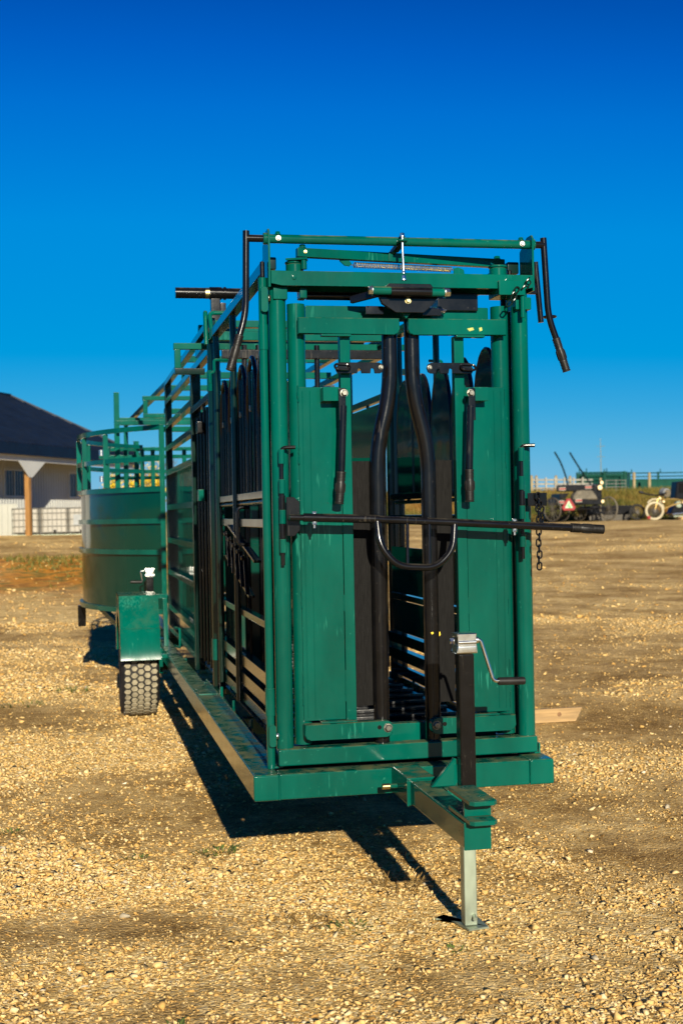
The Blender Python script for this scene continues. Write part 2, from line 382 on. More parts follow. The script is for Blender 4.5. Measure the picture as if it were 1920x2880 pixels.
def ground_mat():
    m, n, b = new_mat('gravel_ground'); L = n.links.new
    tc = N(n, 'ShaderNodeTexCoord')
    A = lambda nm: N(n, 'ShaderNodeAttribute', attribute_name=nm).outputs['Fac']
    v1 = N(n, 'ShaderNodeTexVoronoi', Scale=62.0); v2 = N(n, 'ShaderNodeTexVoronoi', Scale=150.0); v3 = N(n, 'ShaderNodeTexVoronoi', Scale=24.0)
    for v in (v1, v2, v3): L(tc.outputs['Object'], v.inputs['Vector'])
    big = N(n, 'ShaderNodeTexNoise', Scale=1.7, Detail=7.0, Roughness=0.65); L(tc.outputs['Object'], big.inputs['Vector'])
    sep = N(n, 'ShaderNodeSeparateColor'); L(v1.outputs['Color'], sep.inputs[0])
    stone = ramp(n, [(0, (0.30, 0.175, 0.050)), (.35, (0.54, 0.36, 0.125)), (.7, (0.66, 0.485, 0.21)), (1, (0.76, 0.63, 0.38))]); L(sep.outputs[0], stone.inputs[0])
    sep2 = N(n, 'ShaderNodeSeparateColor'); L(v2.outputs['Color'], sep2.inputs[0])
    dirt = ramp(n, [(0, (0.13, 0.072, 0.018)), (.5, (0.23, 0.135, 0.038)), (.85, (0.34, 0.215, 0.072)), (1, (0.58, 0.43, 0.20))]); L(sep2.outputs[1], dirt.inputs[0])
    sandn = N(n, 'ShaderNodeTexNoise', Scale=0.9, Detail=5.0, Roughness=.6); L(tc.outputs['Object'], sandn.inputs['Vector'])
    sandr = ramp(n, [(.42, (0, 0, 0)), (.60, (.8, .8, .8))]); L(sandn.outputs[0], sandr.inputs[0])
    sand = ramp(n, [(0, (0.36, 0.235, 0.09)), (.6, (0.50, 0.35, 0.15)), (1, (0.62, 0.48, 0.26))]); L(sep2.outputs[0], sand.inputs[0])
    mxs = N(n, 'ShaderNodeMix', data_type='RGBA'); L(sandr.outputs[0], mxs.inputs[0]); L(dirt.outputs[0], mxs.inputs[6]); L(sand.outputs[0], mxs.inputs[7])
    # stony factor sharpened with noise
    ma = N(n, 'ShaderNodeMath', operation='ADD'); L(A('stony'), ma.inputs[0]); ms = N(n, 'ShaderNodeMath', operation='MULTIPLY_ADD'); L(big.outputs[0], ms.inputs[0]); ms.inputs[1].default_value = 1.6; ms.inputs[2].default_value = -0.72; L(ms.outputs[0], ma.inputs[1])
    cl = N(n, 'ShaderNodeClamp'); L(ma.outputs[0], cl.inputs[0])
    mps = N(n, 'ShaderNodeMapping'); mps.inputs['Scale'].default_value = (.34, .62, .5); mps.inputs['Rotation'].default_value = (0, 0, .2); L(tc.outputs['Object'], mps.inputs[0])
    stk = N(n, 'ShaderNodeTexNoise', Scale=1.0, Detail=9.0, Roughness=0.72); L(mps.outputs[0], stk.inputs['Vector'])
    m1 = N(n, 'ShaderNodeMix', data_type='RGBA'); L(cl.outputs[0], m1.inputs[0]); L(mxs.outputs[2], m1.inputs[6]); L(stone.outputs[0], m1.inputs[7])
    # broad tone
    tone = ramp(n, [(.34, (0.74, 0.66, 0.54)), (.48, (1.0, .96, .88)), (.62, (1.16, 1.14, 1.08))]); L(stk.outputs[0], tone.inputs[0])
    m2 = N(n, 'ShaderNodeMix', data_type='RGBA', blend_type='MULTIPLY'); m2.inputs[0].default_value = 1; L(m1.outputs[2], m2.inputs[6]); L(tone.outputs[0], m2.inputs[7])
    fine = N(n, 'ShaderNodeTexNoise', Scale=11.0, Detail=5.0, Roughness=.7); L(tc.outputs['Object'], fine.inputs['Vector'])
    ft_ = ramp(n, [(.36, (0.55, 0.50, 0.42)), (.5, (1, 1, 1)), (.64, (1.35, 1.36, 1.36))]); L(fine.outputs[0], ft_.inputs[0])
    m2b = N(n, 'ShaderNodeMix', data_type='RGBA', blend_type='MULTIPLY'); m2b.inputs[0].default_value = .55; L(m2.outputs[2], m2b.inputs[6]); L(ft_.outputs[0], m2b.inputs[7])
    f2 = N(n, 'ShaderNodeTexNoise', Scale=3.3, Detail=8.0, Roughness=.75); L(tc.outputs['Object'], f2.inputs['Vector'])
    f2r = ramp(n, [(.36, (0.66, 0.60, 0.50)), (.5, (1, 1, 1)), (.64, (1.2, 1.22, 1.24))]); L(f2.outputs[0], f2r.inputs[0])
    m2c = N(n, 'ShaderNodeMix', data_type='RGBA', blend_type='MULTIPLY'); m2c.inputs[0].default_value = .85; L(m2b.outputs[2], m2c.inputs[6]); L(f2r.outputs[0], m2c.inputs[7]); m2 = m2c
    sn = N(n, 'ShaderNodeTexNoise', Scale=2.2, Detail=6.0); L(tc.outputs['Object'], sn.inputs['Vector'])
    sr = ramp(n, [(.3, (0.14, 0.055, 0.006)), (.48, (0.55, 0.22, 0.022)), (.58, (0.13, 0.10, 0.014)), (.7, (0.50, 0.28, 0.06))]); L(sn.outputs[0], sr.inputs[0])
    m3 = N(n, 'ShaderNodeMix', data_type='RGBA'); L(A('soil'), m3.inputs[0]); L(m2.outputs[2], m3.inputs[6]); L(sr.outputs[0], m3.inputs[7])
    gn = N(n, 'ShaderNodeTexNoise', Scale=0.8, Detail=7.0, Roughness=.7); L(tc.outputs['Object'], gn.inputs['Vector'])
    gr_ = ramp(n, [(.35, (0.06, 0.065, 0.012)), (.5, (0.22, 0.16, 0.035)), (.62, (0.34, 0.18, 0.035)), (.7, (0.20, 0.17, 0.04))]); L(gn.outputs[0], gr_.inputs[0])
    m4 = N(n, 'ShaderNodeMix', data_type='RGBA'); L(A('turf'), m4.inputs[0]); L(m3.outputs[2], m4.inputs[6]); L(gr_.outputs[0], m4.inputs[7])
    L(m4.outputs[2], b.inputs['Base Color']); b.inputs['Roughness'].default_value = 0.95; b.inputs['Specular IOR Level'].default_value = 0.15
    h1 = N(n, 'ShaderNodeMath', operation='MULTIPLY_ADD'); L(v1.outputs['Distance'], h1.inputs[0]); h1.inputs[1].default_value = -0.9
    h2 = N(n, 'ShaderNodeMath', operation='MULTIPLY_ADD'); L(v2.outputs['Distance'], h2.inputs[0]); h2.inputs[1].default_value = -0.5; L(h2.outputs[0], h1.inputs[2])
    L(big.outputs[0], h2.inputs[2])
    bp = N(n, 'ShaderNodeBump', Strength=0.6, Distance=0.012); L(h1.outputs[0], bp.inputs['Height']); L(bp.outputs[0], b.inputs['Normal'])
    return m
gme.materials.append(ground_mat())
ground = bpy.data.objects.new('ground', gme); C.objects.link(ground)
tag(ground, 'pale tan gravel yard with bare brown dirt streaks', kind='structure')

# gravel: many small crushed stones near the camera, one object
def stone_mat(name, attr):
    m, n, b = new_mat(name); L = n.links.new
    if not attr: pass
    if attr: src = N(n, 'ShaderNodeAttribute', attribute_name='tint').outputs['Fac']
    else: src = N(n, 'ShaderNodeObjectInfo').outputs['Random']
    rp = ramp(n, [(0, (0.24, 0.125, 0.032)), (.25, (0.50, 0.305, 0.092)), (.55, (0.59, 0.42, 0.175)), (.78, (0.66, 0.525, 0.29)), (.86, (0.37, 0.325, 0.24)), (.93, (0.58, 0.49, 0.33)), (1, (0.76, 0.68, 0.52))])
    L(src, rp.inputs[0])
    tc = N(n, 'ShaderNodeTexCoord'); ns = N(n, 'ShaderNodeTexNoise', Scale=55.0, Detail=4.0); L(tc.outputs['Object'], ns.inputs['Vector'])
    tr = ramp(n, [(.3, (0.7, 0.66, 0.6)), (.7, (1.1, 1.08, 1.05))]); L(ns.outputs[0], tr.inputs[0])
    mm = N(n, 'ShaderNodeMix', data_type='RGBA', blend_type='MULTIPLY'); mm.inputs[0].default_value = 1; L(rp.outputs[0], mm.inputs[6]); L(tr.outputs[0], mm.inputs[7])
    L(mm.outputs[2], b.inputs['Base Color']); b.inputs['Roughness'].default_value = .9; b.inputs['Specular IOR Level'].default_value = .2
    bp = N(n, 'ShaderNodeBump', Strength=.35, Distance=.003); L(ns.outputs[0], bp.inputs['Height']); L(bp.outputs[0], b.inputs['Normal'])
    return m
def hull_stone(seed, npt=11):
    r = np.random.default_rng(seed); bm = B()
    p = r.normal(size=(npt, 3)); p /= np.linalg.norm(p, axis=1)[:, None]; p *= r.uniform(.75, 1.1, (npt, 1)); p *= np.array([1.0, .8, .62])
    for q in p: bm.verts.new(q)
    res = bmesh.ops.convex_hull(bm, input=bm.verts)
    junk = [g for g in res['geom_interior'] if isinstance(g, bmesh.types.BMVert)]
    if junk: bmesh.ops.delete(bm, geom=junk, context='VERTS')
    bmesh.ops.triangulate(bm, faces=bm.faces); bmesh.ops.recalc_face_normals(bm, faces=bm.faces)
    bm.verts.ensure_lookup_table(); bm.verts.index_update()
    v = np.array([v.co[:] for v in bm.verts]); f = np.array([[x.index for x in fc.verts] for fc in bm.faces]); bm.free()
    return v, f
protos = [hull_stone(s, 8) for s in range(40, 60)]
camxy = np.array([-1.2844, -5.0792]); fwd = np.array([.2001, .9798]); rgt = np.array([.9798, -.2001])
def scatter(n, d0, d1, dens, half=.30, pad=.8):
    d = np.sqrt(rng.uniform(d0*d0, d1*d1, n)); u = rng.uniform(-1, 1, n)*(half*d+pad)
    p = camxy+d[:, None]*fwd+u[:, None]*rgt; keep = rng.random(n) < dens(d, p)
    return p[keep], d[keep]
def build_gravel():
    P, D_ = scatter(1000000, 3.2, 19.0, lambda d, p: np.minimum(1, (5.5/d)**2.2)*(.14+.86*dirtf(p[:, 0], p[:, 1])), pad=.6)
    P2, D2 = scatter(24000, 11, 44.0, lambda d, p: (.25+.75*dirtf(p[:, 0], p[:, 1]))*np.clip(1.3-d/50, .3, 1))
    nfar = len(P2); P = np.concatenate([P, P2]); D_ = np.concatenate([D_, D2])
    n = len(P); st = dirtf(P[:, 0], P[:, 1])
    size = np.exp(rng.normal(-5.0, .46, n))*(.72+.40*st); size = np.clip(size, .003, .024)*(1+.6*np.clip((D_-5.5)/7, 0, 1))
    size *= .62+.85*fbm(P[:, 0]*.8+50, P[:, 1]*.8+23, 3)
    size[-nfar:] *= 1.9
    z = ground_h(P[:, 0], P[:, 1])
    ang = rng.uniform(0, 2*math.pi, n); tilt = rng.normal(0, .35, n); tint = np.clip(rng.beta(2.0, 1.9, n)*.75+.25*st*rng.random(n), 0, 1)
    sink = rng.uniform(.1, .8, n); tint[-nfar:] *= .8
    VS, FS, TS = [], [], []; off = 0; which = rng.integers(0, len(protos), n)
    for k, (v, f) in enumerate(protos):
        idx = np.where(which == k)[0]; m = len(idx)
        ca, sa, ct, stt = np.cos(ang[idx]), np.sin(ang[idx]), np.cos(tilt[idx]), np.sin(tilt[idx])
        q = np.broadcast_to(v, (m,)+v.shape).copy()
        y_, z_ = q[..., 1]*ct[:, None]-q[..., 2]*stt[:, None], q[..., 1]*stt[:, None]+q[..., 2]*ct[:, None]
        x2, y2 = q[..., 0]*ca[:, None]-y_*sa[:, None], q[..., 0]*sa[:, None]+y_*ca[:, None]
        s = size[idx][:, None]
        out = np.stack([x2*s+P[idx, 0][:, None], y2*s+P[idx, 1][:, None], z_*s+(z[idx]+size[idx]*(.5-sink[idx]))[:, None]], -1)
        VS.append(out.reshape(-1, 3)); nv = v.shape[0]
        FS.append((f[None]+(np.arange(m)*nv)[:, None, None]+off).reshape(-1, 3)); TS.append(np.repeat(tint[idx], nv)); off += m*nv
    me = mesh_np('gravel', np.concatenate(VS).astype(np.float32), np.concatenate(FS).astype(np.int32), 3)
    a = me.attributes.new('tint', 'FLOAT', 'POINT'); a.data.foreach_set('value', np.concatenate(TS).astype(np.float32))
    me.materials.append(stone_mat('crushed_stone', True))
    o = bpy.data.objects.new('gravel', me); C.objects.link(o)
    tag(o, 'loose crushed limestone gravel strewn over the yard', 'gravel', kind='stuff')
build_gravel()
# larger stones one can pick out: parts of the ground
smat = stone_mat('field_stone', False); smesh = []
for s in range(6):
    v, f = hull_stone(300+s, 10); me = mesh_np('stone', v.astype(np.float32), f.astype(np.int32), 3); me.materials.append(smat); smesh.append(me)
P, D_ = scatter(290, 3.5, 9.5, lambda d, p: np.ones(len(d)), pad=.2)
for k in range(len(P)):
    o = bpy.data.objects.new('stone', smesh[k % 6]); C.objects.link(o); o.parent = ground
    s = float(np.clip(np.exp(rng.normal(-4.2, .36)), .011, .036)); o.scale = (s, s*rng.uniform(.8, 1.1), s*rng.uniform(.7, 1.0))
    o.rotation_euler = (rng.normal(0, .2), rng.normal(0, .2), rng.uniform(0, 6.28))
    o.location = (P[k, 0], P[k, 1], float(ground_h(P[k, 0], P[k, 1]))+s*.12)

# ------------------------------------------------------------------ the cattle chute on its trailer: one thing, many parts
chute = thing('cattle_chute_trailer', 'green and black steel cattle squeeze chute with alley and tub on a trailer', 'cattle chute', (0, 0, 0))
def part(name, bm, mat=GREEN, parent=None, **k): return obj(name, bm, mat, parent or chute, **k)

# --- base frame
for sx in (0, 1):
    x0, x1 = (-.612, -.510) if sx == 0 else (.509, .611)
    part('base_rail', box(B(), x0, x1, 0, 6.35, .42, .522, .009, 3), GREEN)
part('front_cross_beam', box(B(), -.5095, .5085, .004, .104, .4215, .5205, .006, 3))
for y in (1.5, 3.0, 4.4, 6.2): part('cross_beam', box(B(), -.5095, .5085, y, y+.06, .43, .515, .005))
# weld beads on the corner seams
for x, z0 in ((-.511, .422), (.510, .422)):
    bm = B()
    tube(bm, [(x+random.uniform(-.001, .001), -.0005, z0+.098*i/14) for i in range(15)], [.0022+.0012*random.random() for _ in range(15)], 6)
    part('weld_seam', bm)
floor = part('floor_plate', box(B(), -.44, .515, .2, 6.3, .548, .560, .002), FLOOR)
for i in range(26): obj('floor_cleat', box(B(), -.43, .505, .30+.22*i, .325+.22*i, .5605, .578, .004), FLOOR, floor)
# angle tracks
for sx in (0, 1):
    f = (lambda x: x) if sx == 0 else mx
    bm = B(); a, b = sorted((f(-.522), f(-.514))); box(bm, a, b, .12, 2.75, .523, .566, .002); a, b = sorted((f(-.5135), f(-.475))); box(bm, a, b, .12, 2.75, .523, .531, .002)
    tr = part('angle_track', bm)
    for y in (.9, 1.55, 2.1):
        cyl_ = B(); cyl(cyl_, (f(-.50), y, .531), (f(-.50), y, .60), .008, 10); obj('track_pin', cyl_, GREEN, tr)

# --- front frame
part('bottom_frame_tube', box(B(), -.5, .572, .08, .15, .536, .603, .007, 3))
part('sill_gap_blocker', box(B(), -.498, .570, .1505, .158, .435, .600, .001), BLACK)  # added filler plate, keeps sun from shining through the gap under the frame
part('rear_sill', box(B(), -.36, .44, .22, .27, .585, .66, .005))
for x in (-.467, mx(-.467)):
    part('corner_post', cyl(B(), (x, .128, .603), (x, .128, 2.437), .0345, 28))
bm = B(); plate(bm, [(-.499, 2.437), (-.499, 2.488), (.579, 2.488), (.579, 2.437), (.55, 2.430), (-.455, 2.430)], 'y', .055, .068); box(bm, -.498, .578, .068, .215, 2.474, 2.487, .002); box(bm, -.498, .578, .203, .215, 2.43, 2.4735, .002)
top = part('top_channel', bm)
obj('rivet', hexb(B(), (-.408, .055, 2.462), (0, -1, 0), .009, .006), GREEN, top); obj('rivet', hexb(B(), (.468, .055, 2.462), (0, -1, 0), .009, .006), GREEN, top)
# post clamps below the channel
part('post_clamp', box(B(), -.487, -.430, .085, .175, 2.380, 2.4295, .004)); part('post_clamp', box(B(), .427, .540, .035, .175, 2.402, 2.462, .004))
part('post_clamp', box(B(), -.380, -.351, .09, .16, 2.387, 2.4285, .004)); part('post_clamp', box(B(), .51, .578, .075, .175, 2.35, 2.4005, .004))
# side plates that carry the roller shaft
for s in (0, 1):
    x0, x1 = (-.508, -.500) if s == 0 else (.5795, .5875)
    bm = B(); plate(bm, [(.060, 2.425), (.060, 2.640), (.075, 2.655), (.125, 2.655), (.215, 2.61), (.215, 2.425)], 'x', x0, x1, .001)
    part('shaft_side_plate', bm)
shaft = part('roller_shaft', cyl(B(), (-.515, .10, 2.621), (.602, .10, 2.621), .0178, 22))
for x in (-.463, .546):
    obj('bolt', hexb(B(), (x, .083, 2.621), (0, -1, 0), .0085, .010), WHITEP, shaft)
    obj('bolt', hexb(B(), (x, .10, 2.638), (0, 0, 1), .010, .012), GREEN, shaft)
for x in (-.510, .592): obj('collar', cyl(B(), (x-.012, .10, 2.621), (x+.012, .10, 2.621), .023, 22, .002), GREEN, shaft)
# lever handles at both ends of the shaft
bm = B(); tube(bm, fillet([(-.5885, .10, 2.650), (-.5955, .10, 2.325), (-.632, .095, 2.205)], .09, 7), .0133, 16); cyl(bm, (-.5885, .10, 2.621), (-.523, .10, 2.621), .0145, 16)
h = part('lever_handle', bm, BLACK); g, rb = grip((-.622, .096, 2.238), (-.664, .09, 2.098), .0158, h); obj('grip_rib', rb, RUBBER, h)
bm = B(); tube(bm, fillet([(.6435, .10, 2.650), (.659, .10, 2.325), (.700, .095, 2.205)], .09, 7), .0133, 16); cyl(bm, (.6435, .10, 2.621), (.605, .10, 2.621), .0145, 16)
h = part('lever_handle', bm, BLACK); g, rb = grip((.689, .096, 2.236), (.731, .09, 2.098), .0158, h); obj('grip_rib', rb, RUBBER, h)
bm = B(); tube(bm, [(.680+.05*math.cos(a)*.5, .14+.05*math.sin(a)*.6, 2.331) for a in [2*math.pi*i/16 for i in range(16)]], .004, 8, closed=True); obj('ring', bm, BLACK, h)
part('control_rod', tube(B(), [(.709, .38, 2.605), (.730, .38, 2.343)], .0125, 14), BLACK)
part('control_rod_arm', bar(B(), (.719, .38, 2.48), (.585, .38, 2.48), .018, .03), BLACK)
# eye bolt hanging from the shaft
eb = part('adjusting_bolt', cyl(B(), (.034, .062, 2.645), (.038, .062, 2.452), .0058, 12), ZINC)
obj('nut', hexb(B(), (.034, .062, 2.632), (0, 0, 1), .0105, .016), ZINC, eb); obj('nut', hexb(B(), (.037, .062, 2.458), (0, 0, 1), .0115, .022), ZINC, eb); obj('nut', hexb(B(), (.037, .062, 2.485), (0, 0, 1), .0095, .010), ZINC, eb)
bm = B(); bar(bm, (.034, .04, 2.617), (.034, .20, 2.600), .038, .008); obj('bolt_tab', bm, GREEN, shaft)
bm = B(); bar(bm, (.034, .075, 2.612), (.01, .20, 2.575), .022, .016); obj('bolt_arm', bm, BLACK, shaft)
# link bar with hubs
lb = part('link_bar', bar(B(), (-.385, .12, 2.572), (.520, .25, 2.5685), .032, .036, .003))
obj('bolt', hexb(B(), (-.362, .12, 2.590), (0, 0, 1), .013, .014), GREEN, lb); obj('bolt', hexb(B(), (.492, .25, 2.587), (0, 0, 1), .013, .014), GREEN, lb)
obj('nut', hexb(B(), (-.352, .104, 2.574), (0, -1, 0), .005, .006), BRASS, lb); obj('link_seam', box(B(), .0, .018, .152, .188, 2.5515, 2.5895, .002), GREEN, lb)
for x, yb, sgn in ((-.388, .11, -1), (.463, .25, 1)):
    hb = part('hinge_hub', cyl(B(), (x, .155, 2.488), (x, .155, 2.532), .036, 24, .004))
    obj('hub_cap', cyl(B(), (x, .155, 2.532), (x, .155, 2.541), .039, 24, .002), GREEN, hb)
    obj('hub_arm', plate(B(), [(x-.042, .12), (x+.015, .19), (x+.05, yb+.02), (x+.04, yb-.02)], 'z', 2.541, 2.5495, .001), GREEN, hb)
    obj('hub_pin', cyl(B(), (x+.03*1, yb, 2.505), (x+.03, yb, 2.5405), .012, 14), GREEN, hb)
sp = part('coil_spring', helix(B(), (-.148, .15, 2.533), (.262, .15, 2.521), .0105, .0019, 62), BRASS)
bm = B(); tube(bm, fillet([(-.148, .15, 2.533), (-.162, .15, 2.533), (-.172, .15, 2.545), (-.182, .15, 2.538)], .008), .002, 6); tube(bm, fillet([(.262, .15, 2.521), (.276, .15, 2.521), (.286, .15, 2.527)], .006), .002, 6); obj('spring_hook', bm, BRASS, sp)
bm = B(); plate(bm, [(-.205, 2.556), (-.17, 2.556), (-.155, 2.538), (-.165, 2.527), (-.185, 2.530), (-.205, 2.548)], 'y', .147, .155); part('spring_tab', bm)
bm = B(); plate(bm, [(.272, 2.527), (.29, 2.532), (.315, 2.522), (.32, 2.489), (.272, 2.489)], 'y', .147, .155); part('spring_tab', bm)
# latch roller in the middle under the channel
lp = part('latch_roller', cyl(B(), (-.032, .0, 2.402), (.134, .0, 2.402), .0185, 20), BLACK)
obj('roller_end', cyl(B(), (-.107, .0, 2.405), (-.0325, .0, 2.405), .0165, 18), GREEN, lp); obj('roller_end', cyl(B(), (.1345, .0, 2.401), (.185, .0, 2.401), .0165, 18), GREEN, lp)
obj('nut', hexb(B(), (-.107, .0, 2.405), (-1, 0, 0), .0175, .016), ZINC, lp); obj('nut', hexb(B(), (.185, .0, 2.401), (1, 0, 0), .0175, .026), ZINC, lp)
bm = B(); plate(bm, [(-.075, 2.395), (-.03, 2.44), (.14, 2.44), (.175, 2.395), (.145, 2.355), (.11, 2.325), (-.005, 2.325), (-.06, 2.36)], 'y', .03, .052); part('latch_plate', bm, BLACK)
bm = B(); box(bm, -.115, -.042, .085, .099, 2.325, 2.358, .002); part('latch_tongue', bm, BLACK); part('latch_tongue', box(B(), .118, .198, .085, .099, 2.322, 2.352, .002), BLACK)
bm = B(); bar(bm, (-.075, .02, 2.40), (-.17, .11, 2.385), .02, .03, .003); part('latch_arm', bm, BLACK)
part('latch_pocket', plate(B(), [(.028, 2.345), (.062, 2.345), (.062, 2.325), (.045, 2.305), (.028, 2.325)], 'y', .06, .10), GREEN)
bolt((.045, .03, 2.372), (0, -1, 0), .010, .012, chute, BRASS)
part('cylinder', cyl(B(), (-.336, .2, 2.414), (-.10, .2, 2.414), .0165, 18), BLACK)
bm = B(); box(bm, .20, .37, .14, .25, 2.352, 2.425, .003); part('spring_box', bm, BLACK)
helix(bm := B(), (.15, .12, 2.352), (.225, .12, 2.345), .010, .002, 12); part('coil_spring', bm, ZINC)
part('door_header', box(B(), -.347, .42, .16, .20, 2.312, 2.369, .004))
# chain draped at the right corner
bm = B(); pts = [(.545-.085*t+.015*math.sin(t*9), .028, 2.462-.095*t) for t in np.linspace(0, 1, 8)]
ch = None
for i, p in enumerate(pts):
    lk = ringlink(B(), p, (-.65, 0, -.75), (.75, .0, -.65) if i % 2 else (.1, 1, -.1), .028, .017, .0032)
    part('chain_link', lk, DARKG)
part('hook_pin', cyl(B(), (.533, .055, 2.40), (.533, .055, 2.315), .010, 14), GREEN)

# --- head gate doors
def door(sgn):
    f = (lambda x: x) if sgn < 0 else mx
    def X(a, b): return tuple(sorted((f(a), f(b))))
    a, b = X(-.392, -.2215)
    d = part('head_gate_door', box(B(), a, b, .108, .122, .706, 2.035, .003))
    obj('pivot_pipe', cyl(B(), (f(-.388), .152, .612), (f(-.388), .152, 2.37), .036, 28), GREEN, d)
    a, b = X(-.2205, -.178); obj('stile', box(B(), a, b, .103, .145, .664, 2.244, .005), GREEN, d)
    # seams where the sheet is welded to pipe and stile
    bm = B()
    for x in (-.392, -.2212):
        for zc in (.74, .86, 1.12, 1.42, 1.70, 1.98):
            z0 = zc+random.uniform(-.04, .04); tube(bm, [(f(x)+random.uniform(-.0012, .0012), .1065, z0+.006*i) for i in range(12)], [.0024+.0016*random.random() for _ in range(12)], 6)
    obj('weld_seam', bm, GREEN, d, kind='stuff')
    # pressed rib lines
    for x in (-.375, -.345):
        obj('sheet_rib', cyl(B(), (f(x), .1085, .72), (f(x), .1085, 2.02), .0022, 8), GREEN, d)
    # upper and lower arms
    a, b = X(-.392, .020)
    obj('upper_arm', plate(B(), rrect(a, b, 2.243, 2.308, .022, 5, (0, 0, 0, 1) if sgn < 0 else (0, 0, 1, 0)), 'y', .072, .101, .003), GREEN, d)
    obj('upper_arm_tab', box(B(), *X(-.30, -.18), .07, .071+.03, 2.234, 2.2425, .002), GREEN, d)
    a, b = X(-.397, -.043)
    la = obj('lower_arm', plate(B(), rrect(a, b, .636, .699, .022, 5, (1, 0, 1, 1) if sgn < 0 else (0, 1, 1, 1)), 'y', .058, .100, .003), GREEN, d)
    obj('lower_arm_lip', box(B(), *X(-.33, -.185), .062, .100, .6995, .706, .002), GREEN, d)
    # black neck bar
    obj('neck_bar', tube(B(), fillet([(f(-.009), .135, 2.31), (f(-.010), .135, 2.015), (f(-.069), .135, 1.785), (f(-.070), .135, .60)], .10, 8), .0315, 26), BLACK, d)
    a, b = X(-.172, -.092); obj('rubber_mat', box(B(), a, b, .150, .166, .75, 1.74, .002), MATR, d)
    obj('bolt', hexb(B(), (f(-.063), .0575, .672), (0, -1, 0), .0145, .016), BOLT, d)
    obj('bolt_hole', cyl(B(), (f(-.097), .0572, .675), (f(-.097), .0590, .675), .0085, 16), BLACK, d)
    # latch lever bracket
    a, b = X(-.303, -.238); obj('lever_bracket', box(B(), a, b, .045, .107, 1.974, 2.030, .003), GREEN, d)
    lx = f(-.222)
    bm = B(); a, b = X(-.243, -.214); box(bm, a, b, .030, .040, 1.895, 2.024, .003); x1 = -.250 if sgn < 0 else .289
    tube(bm, [(f(-.224), .04, 1.955), (x1 if sgn > 0 else -.236, .040, 1.70)], .0150, 16); tube(bm, [(x1 if sgn > 0 else -.236, .04, 1.70), (-.247 if sgn < 0 else .2885, .040, 1.575)], .0135, 16)
    lev = obj('latch_lever', bm, BLACK, d)
    obj('bolt', hexb(B(), (lx, .030, 2.004), (0, -1, 0), .0125, .020), BOLT, d)
    # notched latch plate
    x0, x1_ = -.247, -.051
    poly = [(-.232, 2.129), (-.07, 2.129), (-.056, 2.122), (-.051, 2.108), (-.056, 2.092), (-.066, 2.086), (-.088, 2.086), (-.090, 2.104), (-.098, 2.108), (-.105, 2.104), (-.106, 2.086), (-.142, 2.086), (-.144, 2.104), (-.151, 2.108), (-.158, 2.104), (-.160, 2.086), (-.24, 2.086), (-.247, 2.10)]
    pl = [(f(x), z) for x, z in poly]
    obj('notched_plate', plate(B(), pl, 'y', .062, .071, .001), BLACK, d)
    obj('bolt', hexb(B(), (f(-.063), .062, 2.110), (0, -1, 0), .0075, .010), BOLT, d)
    obj('ring', ringlink(B(), (f(-.222), .052, 2.110), (1, 0, -.05), (0, .5, .85), .060, .026, .005), BLACK, d)
    return d, lev
d1, l1 = door(-1); g, rb = grip((-.2365, .040, 1.695), (-.2475, .040, 1.566), .0172, d1); obj('grip_rib', rb, RUBBER, d1)
d2, l2 = door(1); g, rb = grip((.2892, .040, 1.698), (.2885, .040, 1.566), .0172, d2); obj('grip_rib', rb, RUBBER, d2)
bm = B(); plate(bm, [(.30, 2.269), (.325, 2.274), (.33, 2.264), (.31, 2.258)], 'y', .0705, .0715, 0); plate(bm, [(.35, 2.272), (.362, 2.275), (.365, 2.262), (.352, 2.258)], 'y', .0705, .0715, 0)
obj('paint_mark', bm, surf('pale_yellow_mark', (.30, .33, .06), .6, .3, 80), d2)
bm = B()
plate(bm, [(.171, 1.035), (.185, 1.038), (.187, 1.026), (.18, 1.018), (.174, 1.024)], 'y', .1485, .1495, 0); obj('paint_mark', bm, YEL, d2)
bm = B(); plate(bm, [(.133, 1.04), (.142, 1.043), (.145, 1.037), (.138, 1.032)], 'y', .1025, .1035, 0); obj('paint_mark', bm, YEL, d2)

# --- swing bar with nose loop
bm = B(); tube(bm, [(-.457, -.02, 1.518), (-.40, -.02, 1.516)], .0125, 16)
tube(bm, [(-.402, -.02, 1.5165), (-.12, -.02, 1.505), (-.11, -.022, 1.5045), (-.09, -.02, 1.5025), (.18, -.02, 1.487), (.20, -.022, 1.4855), (.22, -.02, 1.484), (.70, -.02, 1.454)], [.0172, .0172, .0165, .0150, .0150, .0165, .0160, .0150], 18)
sb = part('swing_bar', bm, BLACK); g, rb = grip((.692, -.02, 1.4545), (.833, -.02, 1.4445), .0175, sb); obj('grip_rib', rb, RUBBER, sb)
lo = fillet([(-.110, -.022, 1.50), (-.106, -.045, 1.40), (-.04, -.055, 1.318), (.115, -.055, 1.308), (.19, -.045, 1.375), (.205, -.022, 1.485)], .06, 6)
obj('nose_loop', tube(B(), lo, .0140, 14), BLACK, sb)
for x, zt, zb in ((.006, 1.495, 1.316), (.095, 1.492, 1.310)): obj('loop_strut', tube(B(), [(x+.006, -.022, zt), (x-.004, -.053, zb)], .0068, 10), BLACK, sb)
for x, zc in ((-.359, 1.5145), (.454, 1.470)):
    obj('bolt', hexb(B(), (x, -.02, zc+.016), (0, 0, 1), .009, .010), ZINC, sb); bm = B(); cyl(bm, (x, -.02, zc-.040), (x, -.02, zc-.014), .005, 10); hexb(bm, (x, -.02, zc-.015), (0, 0, -1), .0095, .013); obj('bolt', bm, ZINC, sb)
